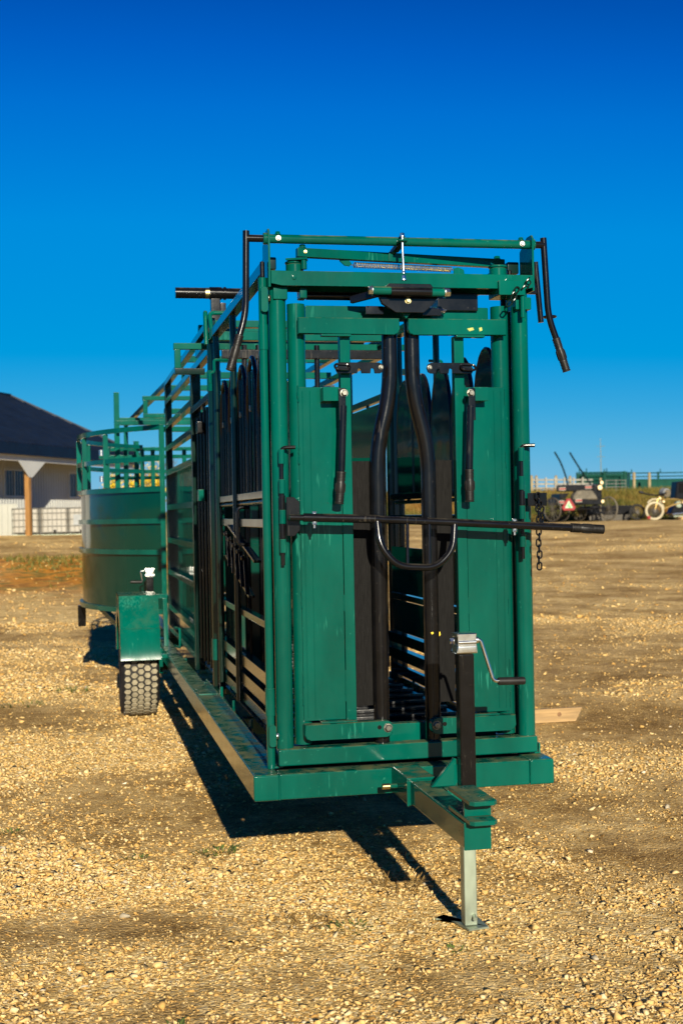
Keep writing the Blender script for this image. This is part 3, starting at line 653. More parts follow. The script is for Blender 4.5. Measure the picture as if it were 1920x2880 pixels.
# hinge pins on both posts
for s in (-1, 1):
    xx = -.470 if s < 0 else .519; yy = .068
    pin = part('hinge_pin', tube(B(), fillet([(xx+(.055), yy-.01, 1.793), (xx, yy, 1.793), (xx, yy, 1.330)], .02), .0075, 12), BLACK)
    for z0, z1 in ((1.729, 1.785), (1.612, 1.668), (1.493, 1.548), (1.379, 1.433)):
        obj('hinge_sleeve', cyl(B(), (xx, yy, z0), (xx, yy, z1), .0128, 18, .001), GREEN, pin)
    for z0, z1 in ((1.549, 1.605), (1.437, 1.490)) if s < 0 else ((1.549, 1.607),): obj('hinge_barrel', cyl(B(), (xx, yy, z0), (xx, yy, z1), .0125, 18), BLACK, pin)
    if s < 0:
        obj('hinge_plate', plate(B(), [(-.459, 1.597), (-.430, 1.597), (-.407, 1.578), (-.407, 1.468), (-.430, 1.444), (-.459, 1.446)], 'y', .030, .042, .001), BLACK, pin)
    else:
        obj('hinge_plate', box(B(), .5315, .612, .030, .040, 1.545, 1.598, .002), BLACK, pin)
# hanging chain on the right bracket
zz = 1.583; i = 0
while zz > 1.28:
    sidev = (1, 0, 0) if i % 2 == 0 else (.25, 1, 0)
    part('chain_link', ringlink(B(), (.570+.002*math.sin(i*2.1), .018, zz), (0.02*math.sin(i*1.3), 0, 1), sidev, .031, .019, .0034), BLACK); zz -= .0235; i += 1
for k, (x, z) in enumerate(((.578, 1.548), (.585, 1.526), (.588, 1.503), (.583, 1.480))):
    part('chain_link', ringlink(B(), (x, .022, z), (.25 if k < 2 else -.2, 0, 1), (1, .3*k, 0), .031, .019, .0034), BLACK)

# --- tongue, clevis, jack
tg = part('tongue', box(B(), -.050, .038, -.93, -.02, .427, .514, .008, 3))
bm = B()
plate(bm, rrect(-.0645, .0505, .4225, .5275, .012, 4), 'y', -.236, .003, .002); sk = part('tongue_socket', bm)
obj('socket_rim', (lambda b: (box(b, -.0655, .0515, -.243, -.2365, .519, .5285, .002), box(b, -.0655, -.0575, -.243, -.2365, .4215, .5185, .002), b)[2])(B()), GREEN, sk)
pn = obj('hitch_pin', cyl(B(), (-.0655, -.09, .470), (-.105, -.09, .470), .0085, 14), GREEN, sk); 
obj('pin_head', cyl(B(), (-.094, -.09, .470), (-.126, -.09, .470), .0115, 16, .002), BRASS, sk)
for z0 in (.5165, .580):
    yb = -.74
    obj('clevis_plate', plate(B(), [(-.047, yb), (-.047, -.985), (-.035, -1.0), (.032, -1.0), (.045, -.985), (.045, yb)], 'z', z0, z0+.0155, .002), GREEN, tg)
    obj('clevis_hole', cyl(B(), (.006, -.955, z0+.0150), (.006, -.955, z0+.0163), .012, 18), BRASS if z0 > .55 else BLACK, tg)
obj('clevis_web', box(B(), -.0465, .0445, -.925, -.915, .5325, .5795, .001), GREEN, tg)
obj('tongue_end_plate', box(B(), -.052, .040, -.938, -.9305, .425, .516, .002), GREEN, tg)
JX, JY = .1215, -.40
jk = part('tongue_jack', box(B(), JX-.029, JX+.029, JY-.029, JY+.029, .40, 1.008, .007, 3), BLACK)
obj('inner_leg', box(B(), JX-.0245, JX+.0245, JY-.0245, JY+.0245, .012, .40, .005, 3), GALV, jk)
obj('foot_plate', plate(B(), [(JX-.10, JY+.10), (JX-.06, JY+.14), (JX-.02, JY-.06), (JX+.06, JY-.045), (JX+.055, JY+.12)], 'z', .004, .0115, .001), GALV, jk)
obj('foot_pin', cyl(B(), (JX+.005, JY-.055, .045), (JX+.012, JY-.018, .05), .007, 12), GALV, jk)
bm = B(); plate(bm, [(JX-.058+.017, 1.010), (JX-.036, 1.012), (JX-.036, 1.038), (JX-.031, 1.044), (JX-.031, 1.068), (JX-.037, 1.072), (JX-.037, 1.083), (JX+.037, 1.083), (JX+.037, 1.072), (JX+.031, 1.068), (JX+.031, 1.044), (JX+.038, 1.038), (JX+.038, 1.012), (JX+.038, 1.010)], 'y', JY-.038, JY+.038, .003)
hd = obj('jack_head', bm, ZINC, jk)
bm = B(); box(bm, JX-.034, JX+.034, JY-.044, JY-.0385, 1.0125, 1.036, .004); cyl(bm, (JX-.033, JY-.040, 1.051), (JX+.033, JY-.040, 1.051), .0065, 12); obj('head_ridge', bm, ZINC, jk)
obj('crank_bush', cyl(B(), (JX+.037, JY, 1.054), (JX+.052, JY, 1.054), .013, 16), ZINC, jk); obj('crank_nut', hexb(B(), (JX-.041, JY, 1.054), (-1, 0, 0), .012, .014), ZINC, jk)
obj('crank', tube(B(), fillet([(JX+.04, JY, 1.054), (.184, JY, 1.054), (.231, JY, .902), (.262, JY, .898)], .02, 6), .0068, 14), ZINC, jk)
obj('crank_handle', tube(B(), [(.249, JY, .8985), (.252, JY, .8985), (.349, JY, .8965), (.3515, JY, .8965)], [.0125, .0145, .0145, .0128], 20), RUBBER, jk)
bm = B(); plate(bm, [(-.006, .516), (.090, .516), (JX-.0295, .535), (JX-.0295, .615), (.082, .619)], 'y', -.378, -.352, .004); obj('jack_gusset', bm, GREEN, tg)
obj('jack_bracket', box(B(), .0385, JX-.0295, -.43, -.37, .44, .515, .003), GREEN, tg)

# --- squeeze sides (both), arched drop panels, posts, rails
def side(sgn):
    f = (lambda x: x) if sgn < 0 else mx
    def X(a, b): return tuple(sorted((f(a), f(b))))
    hy = .128
    f0 = f
    if sgn > 0: f = lambda x: mx(x)-.066; hy = .21
    hp = part('hinge_pipe', cyl(B(), (f(-.524), hy, .523), (f(-.524), hy, 2.47), .0165, 20))
    for z0, z1 in ((2.184, 2.284), (.733, .840)): obj('collar', cyl(B(), (f(-.524), hy, z0), (f(-.524), hy, z1), .0195, 20), GREEN, hp)
    obj('pin_cap', cyl(B(), (f(-.523), hy, 2.471), (f(-.523), hy, 2.535), .0095, 14, .003), BLACK, hp)
    a, b = X(-.535, -.507)
    if sgn < 0:
      for z0, z1 in ((.612, .70), (2.33, 2.43)):
          q = plate(B(), rrect(a, b, z0, z1, .012, 4), 'y', .090, .101, .001); obj('hinge_lug', q, GREEN, hp)
    if sgn < 0: obj('bolt', hexb(B(), (f(-.5065), .095, .655), (1, 0, 0), .013, .010), ZINC, hp); obj('bolt', hexb(B(), (f(-.5065), .095, 2.385), (1, 0, 0), .012, .010), BOLT, hp)
    f = f0
    # black strip added behind the corner post as the gap's shadow
    a, b = X(-.500, -.470); part('post_gap_shade', box(B(), a, b, .205, .235, .62, 2.43, .003), BLACK)
    a, b = X(-.502, -.452)
    part('top_rail', box(B(), a, b, .216, 3.25, 2.522, 2.572, .005), DARKG)
    mp = part('middle_post', cyl(B(), (f(-.478), 2.40, .523), (f(-.478), 2.40, 2.50), .036, 24), DARKG)
    for z0, z1 in ((2.233, 2.35), (.716, .835)): obj('collar', cyl(B(), (f(-.478), 2.40, z0), (f(-.478), 2.40, z1), .0395, 24), GREEN, mp)
    a, b = X(-.60, -.47); part('post_foot', box(B(), a, b, 2.36, 2.46, .5225, .531, .002))
    # drop panels with arched tops
    for k in range(5):
        y0 = .40+.365*k; y1 = y0+.335; ym = (y0+y1)/2; zt = 2.25
        arch = [(f(-.462), y0, 1.62)]+[(f(-.462), ym-(y1-y0)/2*math.cos(t), zt-.30+.30*math.sin(t)) for t in np.linspace(0, math.pi, 15)]+[(f(-.462), y1, 1.62)]
        dp = part('drop_panel', tube(B(), arch, .0105, 10), BLACK)
        if sgn > 0: bm = B(); plate(bm, [(p[1], p[2]) for p in arch], 'x', f(-.4575), f(-.4545), 0); obj('panel_sheet', bm, GREENG, dp)
        for q in (.33, .67): obj('panel_rod', cyl(B(), (f(-.464), y0+(y1-y0)*q, 1.60), (f(-.464), y0+(y1-y0)*q, 2.19 if q != .5 else 2.24), .0075, 10), BLACK, dp)
        obj('panel_eye', ringlink(B(), (f(-.474), ym, 1.60), (0, 1, 0), (0, 0, 1), .04, .03, .006), BLACK, dp)
        obj('panel_clip', bar(B(), (f(-.475), ym-.03, 2.0), (f(-.475), ym-.03, 2.03), .012, .02), BOLT, dp)
    part('panel_hinge_rod', cyl(B(), (f(-.470), .38, 1.585), (f(-.470), 2.30, 1.585), .011, 12), BLACK)
    a, b = X(-.485, -.445); part('side_rail', box(B(), a, b, .24, 2.36, 1.60, 1.635, .004), DARKG)
    part('side_rail', box(B(), *X(-.475, -.435), .24, 2.36, 1.473, 1.514, .004), DARKG)
    part('side_rail', box(B(), *X(-.475, -.435), .24, 2.36, 1.040, 1.072, .004), DARKG)
    part('side_rail', box(B(), *X(-.475, -.425), .24, 2.36, .792, .848, .004), DARKG)
    part('side_rail', box(B(), *X(-.475, -.425), .24, 2.36, .700, .760, .004), DARKG)
    part('side_rail', box(B(), *X(-.470, -.440), .24, 2.36, .612, .665, .004), DARKG)
    for y in (.36, 1.45, 2.22): part('side_stile', cyl(B(), (f(-.482), y, .612), (f(-.482), y, 2.52), .0165, 14), DARKG if y > 1 else BLACK)
    # parallel squeeze linkage
    part('squeeze_link', bar(B(), (f(-.480), 1.86, 1.32), (f(-.480), .95, 1.155), .012, .03, .002, up=(1, 0, 0)), BLACK)
    part('squeeze_link', bar(B(), (f(-.487), 1.66, 1.478), (f(-.487), .68, 1.325), .012, .034, .002, up=(1, 0, 0)), BLACK)
    for k in range(5):
        y = 1.70-.17*k; z = 1.435-.026*k
        ln = part('squeeze_pin_link', bar(B(), (f(-.497), y, z), (f(-.497), y-.06, z-.165), .010, .020, .002, up=(1, 0, 0)), BLACK)
        obj('bolt', hexb(B(), (f(-.503), y, z), (-1 if sgn < 0 else 1, 0, 0), .012, .014), BLACK, ln)
    part('side_handle', tube(B(), fillet([(f(-.49), .90, 1.565), (f(-.545), .90, 1.565), (f(-.545), .90, 1.395), (f(-.49), .90, 1.395)], .025), .008, 10), BLACK)
    # lower kick panel
    part('kick_panel', box(B(), *X(-.447, -.441), 1.46, 2.30, .86, 1.035, .001), GREENG)
    part('kick_panel', box(B(), *X(-.447, -.441), .30, 1.40, .86, 1.035, .001), GREENG) if sgn > 0 else None
    if sgn > 0: part('kick_panel', box(B(), *X(-.447, -.441), .30, 2.32, 1.078, 1.335, .001), GREENG)
    # release lever
    part('release_catch', tube(B(), fillet([(f(-.49), 1.62, 2.32), (f(-.56), 1.62, 2.32), (f(-.56), 1.62, 2.26), (f(-.585), 1.60, 2.245), (f(-.585), 1.60, 2.20)], .012), .0075, 10), GREEN)
side(-1); side(1)
# overhead
for y, z0, z1, m_ in ((.85, 2.574, 2.60, DARKG), (2.38, 2.522, 2.572, GREEN), (2.55, 2.62, 2.66, GREEN), (3.20, 2.574, 2.624, GREEN), (3.02, 2.66, 2.70, GREEN)):
    part('overhead_beam', box(B(), -.448 if z0 < 2.57 else -.50, mx(-.448) if z0 < 2.57 else mx(-.50), y, y+.06, z0, z1, .004), m_)
part('lever_tube', cyl(B(), (-.670, 2.60, 2.822), (-.25, 2.60, 2.822), .0315, 24), BLACK)
part('lever_tube_band', cyl(B(), (-.498, 2.60, 2.822), (-.474, 2.60, 2.822), .0322, 24), BRASS)
part('lever_tube_collar', cyl(B(), (-.473, 2.60, 2.822), (-.403, 2.60, 2.822), .037, 24), BLACK); part('lever_tube_collar', cyl(B(), (-.392, 2.60, 2.822), (-.378, 2.60, 2.822), .038, 24), BLACK)
part('lever_post', box(B(), -.468, -.413, 2.573, 2.627, 2.58, 2.79, .004), BLACK); part('lever_lug', box(B(), -.412, -.38, 2.58, 2.62, 2.70, 2.765, .003), BLACK)
part('guard_bar', tube(B(), fillet([(-.50, 2.58, 2.69), (-.515, 2.45, 2.69), (-.515, 2.42, 2.50)], .03), .013, 12), GREEN)
part('guard_bar', tube(B(), fillet([(-.36, 2.40, 2.678), (-.497, 2.40, 2.678), (-.492, 2.30, 2.52)], .03), .0125, 12), GREEN)
# rear gate of the squeeze section
for x in (-.30, -.22, .12, .30): part('tail_gate_bar', cyl(B(), (x, 2.42, .60), (x, 2.42, 2.50), .016, 12), BLACK)
part('tail_gate_rail', box(B(), -.43, .505, 2.39, 2.43, 2.42, 2.47, .004), BLACK); part('tail_gate_rail', box(B(), -.43, .505, 2.39, 2.43, 1.60, 1.645, .004), BLACK)
part('tail_gate_sheet', box(B(), -.43, -.12, 2.435, 2.441, .62, 2.30, .001), GREENG)
part('tail_gate_sheet', box(B(), .23, .50, 2.435, 2.441, .62, 1.85, .001), GREENG)
part('grab_bar', bar(B(), (-.13, 1.20, 2.11), (.02, 1.50, 2.16), .035, .04, .003), GALV)

# --- alley behind the squeeze
RZ = (2.66, 2.5, 2.3, 2.112, 1.912, 1.628, 1.36, 1.10, .812, .636)
for sgn in (-1, 1):
    f = (lambda x: x) if sgn < 0 else mx
    X = lambda a, b: tuple(sorted((f(a), f(b))))
    for i, z in enumerate(RZ):
        y0 = 2.46 if i < 2 else 3.655
        part('alley_rail', box(B(), *X(-.502, -.458), y0, 5.965, z-.045, z, .004), DARKG)
    part('alley_post', box(B(), *X(-.503, -.438), 3.59, 3.654, .523, 2.455, .005), DARKG); part('alley_post', box(B(), *X(-.503, -.447), 5.966, 6.024, .523, 2.66, .005), DARKG)
    part('alley_sheet', box(B(), *X(-.456, -.451), 3.656, 5.964, .60, 1.885, .001), GREENG)
    for k in range(5): part('side_gate_bar', cyl(B(), (f(-.475), 2.62+.2*k, .62), (f(-.475), 2.62+.2*k, 2.20-.02*abs(k-2)), .010, 10), BLACK)
    part('side_gate_sheet', box(B(), *X(-.462, -.458), 2.5, 3.58, .62, 2.18, .001), DARKG)
    part('side_gate_rail', box(B(), *X(-.50, -.463), 2.5, 3.58, 2.20, 2.24, .003), BLACK)
    for z in (1.62, 2.03): part('gate_latch', box(B(), *X(-.53, -.49), 2.9, 3.0, z, z+.07, .004), GREEN if z < 2 else BLACK)
    part('top_rail_extension', bar(B(), (f(-.480), 6.03, 2.637), (f(-.62) if sgn < 0 else f(-.48), 11.0, 2.637), .044, .045, .004), GREEN)
    part('rear_post', box(B(), *X(-.645, -.595) if sgn < 0 else X(-.51, -.46), 10.95, 11.0, .70, 2.614, .004), GREEN)
def u_frame(y):
    u = part('outrigger_frame', bar(B(), (-.683, y, 2.520), (mx(-.683), y, 2.520), .04, .036, .003), GREEN)
    for s in (0, 1):
        f = (lambda x: x) if s == 0 else mx
        obj('outrigger_upright', bar(B(), (f(-.660), y, 2.502), (f(-.660), y, 2.392), .036, .036, .003), GREEN, u)
        obj('outrigger_foot', bar(B(), (f(-.678), y, 2.374), (f(-.503), y, 2.374), .036, .036, .003), DARKG if y < 4 else GREEN, u)
u_frame(2.66); u_frame(6.06)
for y, z in ((6.10, 2.635), (6.12, 2.44), (4.6, 2.70), (4.3, 2.55), (6.3, 2.30)):
    part('overhead_beam', box(B(), -.50, mx(-.50), y, y+.045, z-.045, z, .004), GREEN)
part('overhead_beam', box(B(), -.80, .45, 9.0, 9.05, 2.50, 2.55, .004), GREEN)

# --- sweep tub
TC, TR = (1.04, 7.8), 2.24
def arc(t0, t1, n, R=TR): return [(TC[0]+R*math.cos(R_(t)), TC[1]+R*math.sin(R_(t))) for t in np.linspace(t0, t1, n)]
def arc_band(bm, t0, t1, z0, z1, ro, ri, n=40):
    a, b = arc(t0, t1, n, ro), arc(t0, t1, n, ri); va = []
    for (x, y), (u, v) in zip(a, b): va.append([bm.verts.new((x, y, z0)), bm.verts.new((x, y, z1)), bm.verts.new((u, v, z1)), bm.verts.new((u, v, z0))])
    for i in range(n-1):
        for k in range(4): bm.faces.new((va[i][k], va[i][(k+1) % 4], va[i+1][(k+1) % 4], va[i+1][k]))
    bm.faces.new(va[0]); bm.faces.new(va[-1]); return bm
tub = part('tub_wall', arc_band(B(), 134, 225, .735, 1.79, TR-.012, TR-.018, 60), GREENG)
for z in (2.31, 2.045, 1.785, 1.515, 1.25, .745):
    obj('tub_rail', arc_band(B(), 134, 225.5, z-.042, z, TR+.016, TR-.0115, 60), GREEN, tub)
for t in (225.8, 206, 192, 178, 163, 150, 134):
    x, y = arc(t, t, 1)[0]; full = t in (225.8,)
    obj('tub_post', box(B(), x-.022, x+.022, y-.022, y+.022, .71 if full else 1.79, 2.312 if full else 2.266, .004), GREEN, tub)
for t in (196, 213):
    x, y = arc(t, t, 1, TR-.03)[0]
    obj('tub_stiffener', box(B(), x-.012, x+.012, y-.012, y+.012, .75, 1.74, .003), GREEN, tub)
# tall post, inner sweep gate and hinges
obj('sweep_post', (lambda b: (box(b, -.812, -.756, 9.28, 9.336, 1.80, 2.872, .003), b)[1])(B()), GREEN, tub)
obj('sweep_arm', box(B(), -.7555, .45, 9.29, 9.33, 2.555, 2.60, .003), GREEN, tub)
gt = part('sweep_gate', box(B(), -.40, -.355, 9.8, 9.845, .8, 2.31, .004), GREEN)
for z in (2.31, 2.06, 1.80): obj('gate_rail', box(B(), -.84, .5, 9.85, 9.89, z-.042, z, .004), GREEN, gt)
for x in (-.70, -.05, .3): obj('gate_post', box(B(), x, x+.045, 9.80, 9.844, .9, 2.30, .004), GREEN, gt)
part('far_rail', box(B(), -.95, .6, 10.6, 10.64, 2.215, 2.26, .004), GREEN); part('far_rail', box(B(), -.95, .6, 10.6, 10.64, 1.97, 2.01, .004), GREEN)
part('far_post', box(B(), -.55, -.49, 10.56, 10.599, .75, 2.42, .004), GREEN)
for z in (2.20, 1.93): obj('tub_hinge', cyl(B(), (-.965, 8.80, z-.03), (-.965, 8.80, z+.03), .025, 14), ZINC, tub)
# castor fork and brace below the tub
part('castor_fork', plate(B(), [(7.72, .70), (7.86, .70), (7.83, .60), (7.80, .50), (7.76, .50), (7.74, .60)], 'x', -1.235, -1.16, .004), BLACK)
part('tub_brace', bar(B(), (-1.03, 7.55, .70), (-.74, 6.6, .44), .05, .05, .004), GREEN)
part('tub_support', box(B(), -.50, .55, 6.5, 6.6, .44, .52, .004), GREEN); part('tub_support', box(B(), -.45, .55, 8.6, 8.7, .64, .72, .004), GREEN)
part('tub_beam', box(B(), -.50, -.42, 6.36, 8.9, .45, .53, .005), GREEN); part('tub_beam', box(B(), mx(-.42), mx(-.50), 6.36, 8.9, .45, .53, .005), GREEN)
part('tub_inner_sheet', box(B(), -.30, .50, 8.3, 8.306, .75, 1.75, .001), GREENG)
part('step_beam', box(B(), -.44, .515, 6.05, 6.16, .63, .72, .005), GREEN)

# --- wheels, fenders
def wheel(cx, yc, r=.372, wd=.285):
    bm = B(); prof = [(-wd/2+.015, .20), (-wd/2, .25), (-wd/2+.002, .31), (-wd/2+.022, .352), (-wd/2+.045, .361), (wd/2-.045, .361), (wd/2-.022, .352), (wd/2-.002, .31), (wd/2, .25), (wd/2-.015, .20)]
    n = 64; rings = []
    for k in range(n):
        a = 2*math.pi*k/n; rings.append([bm.verts.new((cx+x, yc+q*math.cos(a), r+q*math.sin(a))) for x, q in prof])
    for k in range(n):
        A_, B_ = rings[k], rings[(k+1) % n]
        for i in range(len(prof)-1): bm.faces.new((A_[i], A_[i+1], B_[i+1], B_[i]))
    wh = part('wheel', cyl(B(), (cx-.08, yc, r), (cx+.08, yc, r), .205, 32, .01), RIM)
    obj('tyre', bm, TYRE, wh)
    # tread blocks, staggered
    bm = B(); rows = 5; nb = 44
    for i in range(rows):
        for k in range(nb):
            a = 2*math.pi*(k+.5*(i % 2))/nb; x = cx-wd/2+.046+(wd-.092)*i/(rows-1); ra = .3605 if 0 < i < rows-1 else .356
            ctr = Vector((x, yc+ra*math.cos(a), r+ra*math.sin(a))); nrm = Vector((0, math.cos(a), math.sin(a))); tn = Vector((0, -math.sin(a), math.cos(a))); sx_ = Vector((1, 0, 0))
            if i in (0, rows-1): nrm = (nrm+sx_*(.25 if i else -.25)).normalized(); 
            lo_, hi_ = [], []
            for q in range(6):
                an = R_(60*q+random.uniform(-8, 8)); u, v = math.cos(an)*.0262*random.uniform(.86, 1.08), math.sin(an)*.0235*random.uniform(.86, 1.08)
                lo_.append(bm.verts.new(ctr+sx_*u*1.02+tn*v*1.02-nrm*.003)); hi_.append(bm.verts.new(ctr+sx_*u*.93+tn*v*.93+nrm*.0095))
            bm.faces.new(hi_)
            for q in range(6): bm.faces.new((lo_[q], lo_[(q+1) % 6], hi_[(q+1) % 6], hi_[q]))
    obj('tread', bm, TREAD, wh, smooth=20)
    obj('hub', cyl(B(), (cx-.10, yc, r), (cx+.10, yc, r), .06, 20, .01), RIM, wh)
for s in (0, 1):
    f = (lambda x: x) if s == 0 else mx
    wheel(f(-.792), 5.28)
    prof = [(4.8098, .472), (4.865, .702), (5.02, .938), (5.56, .938), (5.72, .70), (5.78, .47)]; ip = [(y+(.006 if y < 5.3 else -.006), z-.004) for y, z in prof[::-1]]
    bm = B(); a, b = sorted((f(-.945), f(-.650)))
    ring = prof+ip; va = [bm.verts.new((a, y, z)) for y, z in ring]; vb = [bm.verts.new((b, y, z)) for y, z in ring]; n = len(ring)
    for i in range(n): bm.faces.new((va[i], va[(i+1) % n], vb[(i+1) % n], vb[i]))
    for vv in (va, vb):
        for i in range(5): bm.faces.new((vv[i], vv[i+1], vv[n-2-i], vv[n-1-i]))
    fd = part('fender', bm, GREEN, smooth=20)
    xo = f(-.945); obj('fender_side', plate(B(), prof+[(5.70, .60), (5.28, .78), (4.88, .60)] if False else [(4.8098, .472), (4.865, .702), (5.02, .938), (5.56, .938), (5.72, .70), (5.78, .47), (5.68, .47), (5.60, .66), (5.48, .77), (5.28, .80), (5.08, .77), (4.95, .66), (4.87, .47)], 'x', min(xo, xo+(.004 if s == 0 else -.004)), max(xo, xo+(.004 if s == 0 else -.004)), 0), GREEN, fd)
    obj('fold_seam', cyl(B(), (a, 4.8645, .702), (b, 4.8645, .702), .0035, 8), GREEN, fd)
    obj('fender_arm', bar(B(), (f(-.648), 5.3, .912), (f(-.560), 5.3, .912), .035, .035, .003), GREEN, fd); obj('fender_stay', bar(B(), (f(-.580), 5.3, .895), (f(-.575), 5.3, .523), .035, .035, .003), GREEN, fd)
    obj('fender_bracket', box(B(), *sorted((f(-.649), f(-.575))), 4.72, 4.76, .49, .52, .002), GREEN, fd)
    part('axle_hanger', box(B(), *sorted((f(-.655), f(-.613))), 5.15, 5.40, .33, .52, .004), GREEN)
    part('tie_loop', tube(B(), fillet([(f(-.56), 4.6, .724), (f(-.535), 4.45, .724), (f(-.535), 4.45, .59), (f(-.56), 4.6, .59)], .02), .009, 10), GREEN)
part('axle', cyl(B(), (-.70, 5.28, .372), (mx(-.70), 5.28, .372), .032, 18), BLACK)
# second jack behind the fender
j2 = part('side_jack', box(B(), -.684, -.624, 5.97, 6.03, .40, 1.035, .006), BLACK)
bm = B(); box(bm, -.694, -.614, 5.96, 6.04, 1.036, 1.056, .004); box(bm, -.688, -.620, 5.965, 6.035, 1.057, 1.088, .006); box(bm, -.694, -.614, 5.96, 6.04, 1.089, 1.105, .004); obj('jack_head', bm, ZINC, j2)
obj('crank', tube(B(), fillet([(-.695, 6.0, 1.083), (-.727, 6.0, 1.083), (-.712, 6.0, .997), (-.74, 6.0, .992)], .012), .006, 10), ZINC, j2)
obj('crank_handle', cyl(B(), (-.715, 6.0, .992), (-.812, 6.0, .995), .0135, 14, .002), RUBBER, j2)
obj('jack_mount', box(B(), -.6235, -.51, 5.975, 6.025, .53, .60, .003), GREEN, j2)
# ------------------------------------------------------------------ plank beside the trailer
pk = thing('wooden_board', 'short knotty pine board standing on edge in the gravel right of the trailer', 'board', (1.9, 3.93, 0))
bm = B(); plate(bm, [(-.95, .0), (.34, .004), (.362, .048), (.392, .103), (-.95, .098)], 'y', -.019, .019, .002); obj('board', bm, WOOD, pk)
obj('knot', cyl(B(), (.215, -.0205, .06), (.215, -.0185, .06), .016, 18), WOODK, pk)

# ------------------------------------------------------------------ weeds and straw
import zlib
def blades(name, mat, n, rad, h, loc, label, cat, flat=.5, wid=.006, kind=None, rs=None):
    r = np.random.default_rng(rs or zlib.crc32(label.encode()) % 9999); VS, FS, T = [], [], []
    for i in range(n):
        a = r.uniform(0, 6.28); q = rad*math.sqrt(r.random()); x, y = q*math.cos(a), q*math.sin(a)*.7
        hh = h*r.uniform(.4, 1.1); b = a+r.normal(0, .8); le = r.uniform(.4, 1.3)*flat*h*1.6; w_ = wid*r.uniform(.6, 1.3)
        px, py = -math.sin(b)*w_, math.cos(b)*w_; k = len(VS)
        zz = float(ground_h(loc[0]+x, loc[1]+y)) - .004
        VS += [(x-px, y-py, zz), (x+px, y+py, zz), (x+math.cos(b)*le*.5+px*.8, y+math.sin(b)*le*.5+py*.8, zz+hh*.75), (x+math.cos(b)*le*.5-px*.8, y+math.sin(b)*le*.5-py*.8, zz+hh*.75), (x+math.cos(b)*le, y+math.sin(b)*le, zz+hh*.8)]
        FS += [(k, k+1, k+2, k+3), (k+3, k+2, k+4)]; T += [r.random()]*5
    me = bpy.data.meshes.new(name); me.from_pydata(VS, [], FS); me.materials.append(mat)
    t = me.attributes.new('tint', 'FLOAT', 'POINT'); t.data.foreach_set('value', T)
    o = bpy.data.objects.new(name, me); C.objects.link(o); o.location = (loc[0], loc[1], 0); tag(o, label, cat, kind=kind); return o
WD = [((-.66, .93), 60, .10, .03, 'low green weed at the edge of the trailer shadow'),
      ((-1.02, .95), 34, .05, .022, 'small green weed left of the trailer shadow edge'),
      ((-1.60, 1.6), 40, .08, .02, 'dark green weed farthest left in the gravel by the wheel'),
      ((-1.30, 6.9), 40, .16, .06, 'patch of grass left of the tyre'),
      ((-1.75, 6.1), 50, .22, .05, 'grass patch at the left edge of the yard behind the tyre'),
      ((-.30, -.28), 50, .11, .022, 'pale green weed in the sunlit gravel before the trailer shadow'),
      ((.02, -.62), 14, .05, .016, 'tiny green sprig below the tongue jack foot'),
      ((-1.02, -1.42+.3), 16, .05, .03, 'green sprig at the bottom edge of the gravel')]
for (x, y), n, rad, h, lb in WD: blades('weed', WEED, n, rad, h, (x, y), lb, 'weed', 1.2, .004)
SD = [((-.90, .23), 90, .14, .015, 'mat of dry brown straw left of the trailer corner'),
      ((-.45, -.20), 50, .09, .04, 'dry brown weed clump beside the pale green weed'),
      ((-.02, .18), 60, .10, .07, 'dry stalks growing at the edge of the tongue shadow'),
      ((.85, .1), 110, .30, .02, 'scattered dry straw on the gravel right of the jack'),
      ((.95, .65), 80, .22, .02, 'straw patch right of the trailer corner')]
for (x, y), n, rad, h, lb in SD: blades('dry_weed', STRAW, n, rad, h, (x, y), lb, 'dry weed', 1.6, .0022, kind='stuff' if rad > .13 else None)
# grass on the far bank (right) and on the soil bank (left)
def turf(name, n, xr, yr, h, label, mat, dens):
    r = np.random.default_rng(5); x = r.uniform(*xr, n); y = r.uniform(*yr, n); k = r.random(n) < dens(x, y); x, y = x[k], y[k]; n = len(x)
    z = ground_h(x, y)-.02; a = r.uniform(0, 6.28, n); hh = h*r.uniform(.4, 1.3, n); w_ = .02*r.uniform(.6, 1.5, n)
    b = np.stack([x-np.cos(a)*w_, y-np.sin(a)*w_, z], 1); c = np.stack([x+np.cos(a)*w_, y+np.sin(a)*w_, z], 1)
    t = np.stack([x+r.normal(0, .4, n)*hh, y+r.normal(0, .4, n)*hh, z+hh], 1)
    co_ = np.stack([b, c, t], 1).reshape(-1, 3).astype(np.float32); fs = np.arange(3*n, dtype=np.int32).reshape(-1, 3)
    me = mesh_np(name, co_, fs, 3); me.materials.append(mat)
    tint = np.clip(fbm(x*.25, y*.5, 3)*1.6-.35+r.normal(0, .12, n), 0, 1); at = me.attributes.new('tint', 'FLOAT', 'POINT'); at.data.foreach_set('value', np.repeat(tint, 3).astype(np.float32))
    o = bpy.data.objects.new(name, me); C.objects.link(o); tag(o, label, 'grass', kind='stuff')
turf('bank_grass', 90000, (12, 50), (54.3, 63), .38, 'dry yellow and green grass covering the bank behind the carriages', GRASSB, lambda x, y: np.clip(.35+1.1*fbm(x*.3, y*.3, 3), 0, 1))
turf('soil_bank_grass', 16000, (-11, 4), (20, 31), .14, 'thin green and yellow grass on the soil bank before the barn', GRASSB, lambda x, y: (fbm(x*.6, y*.6, 3) > .5)*.8)

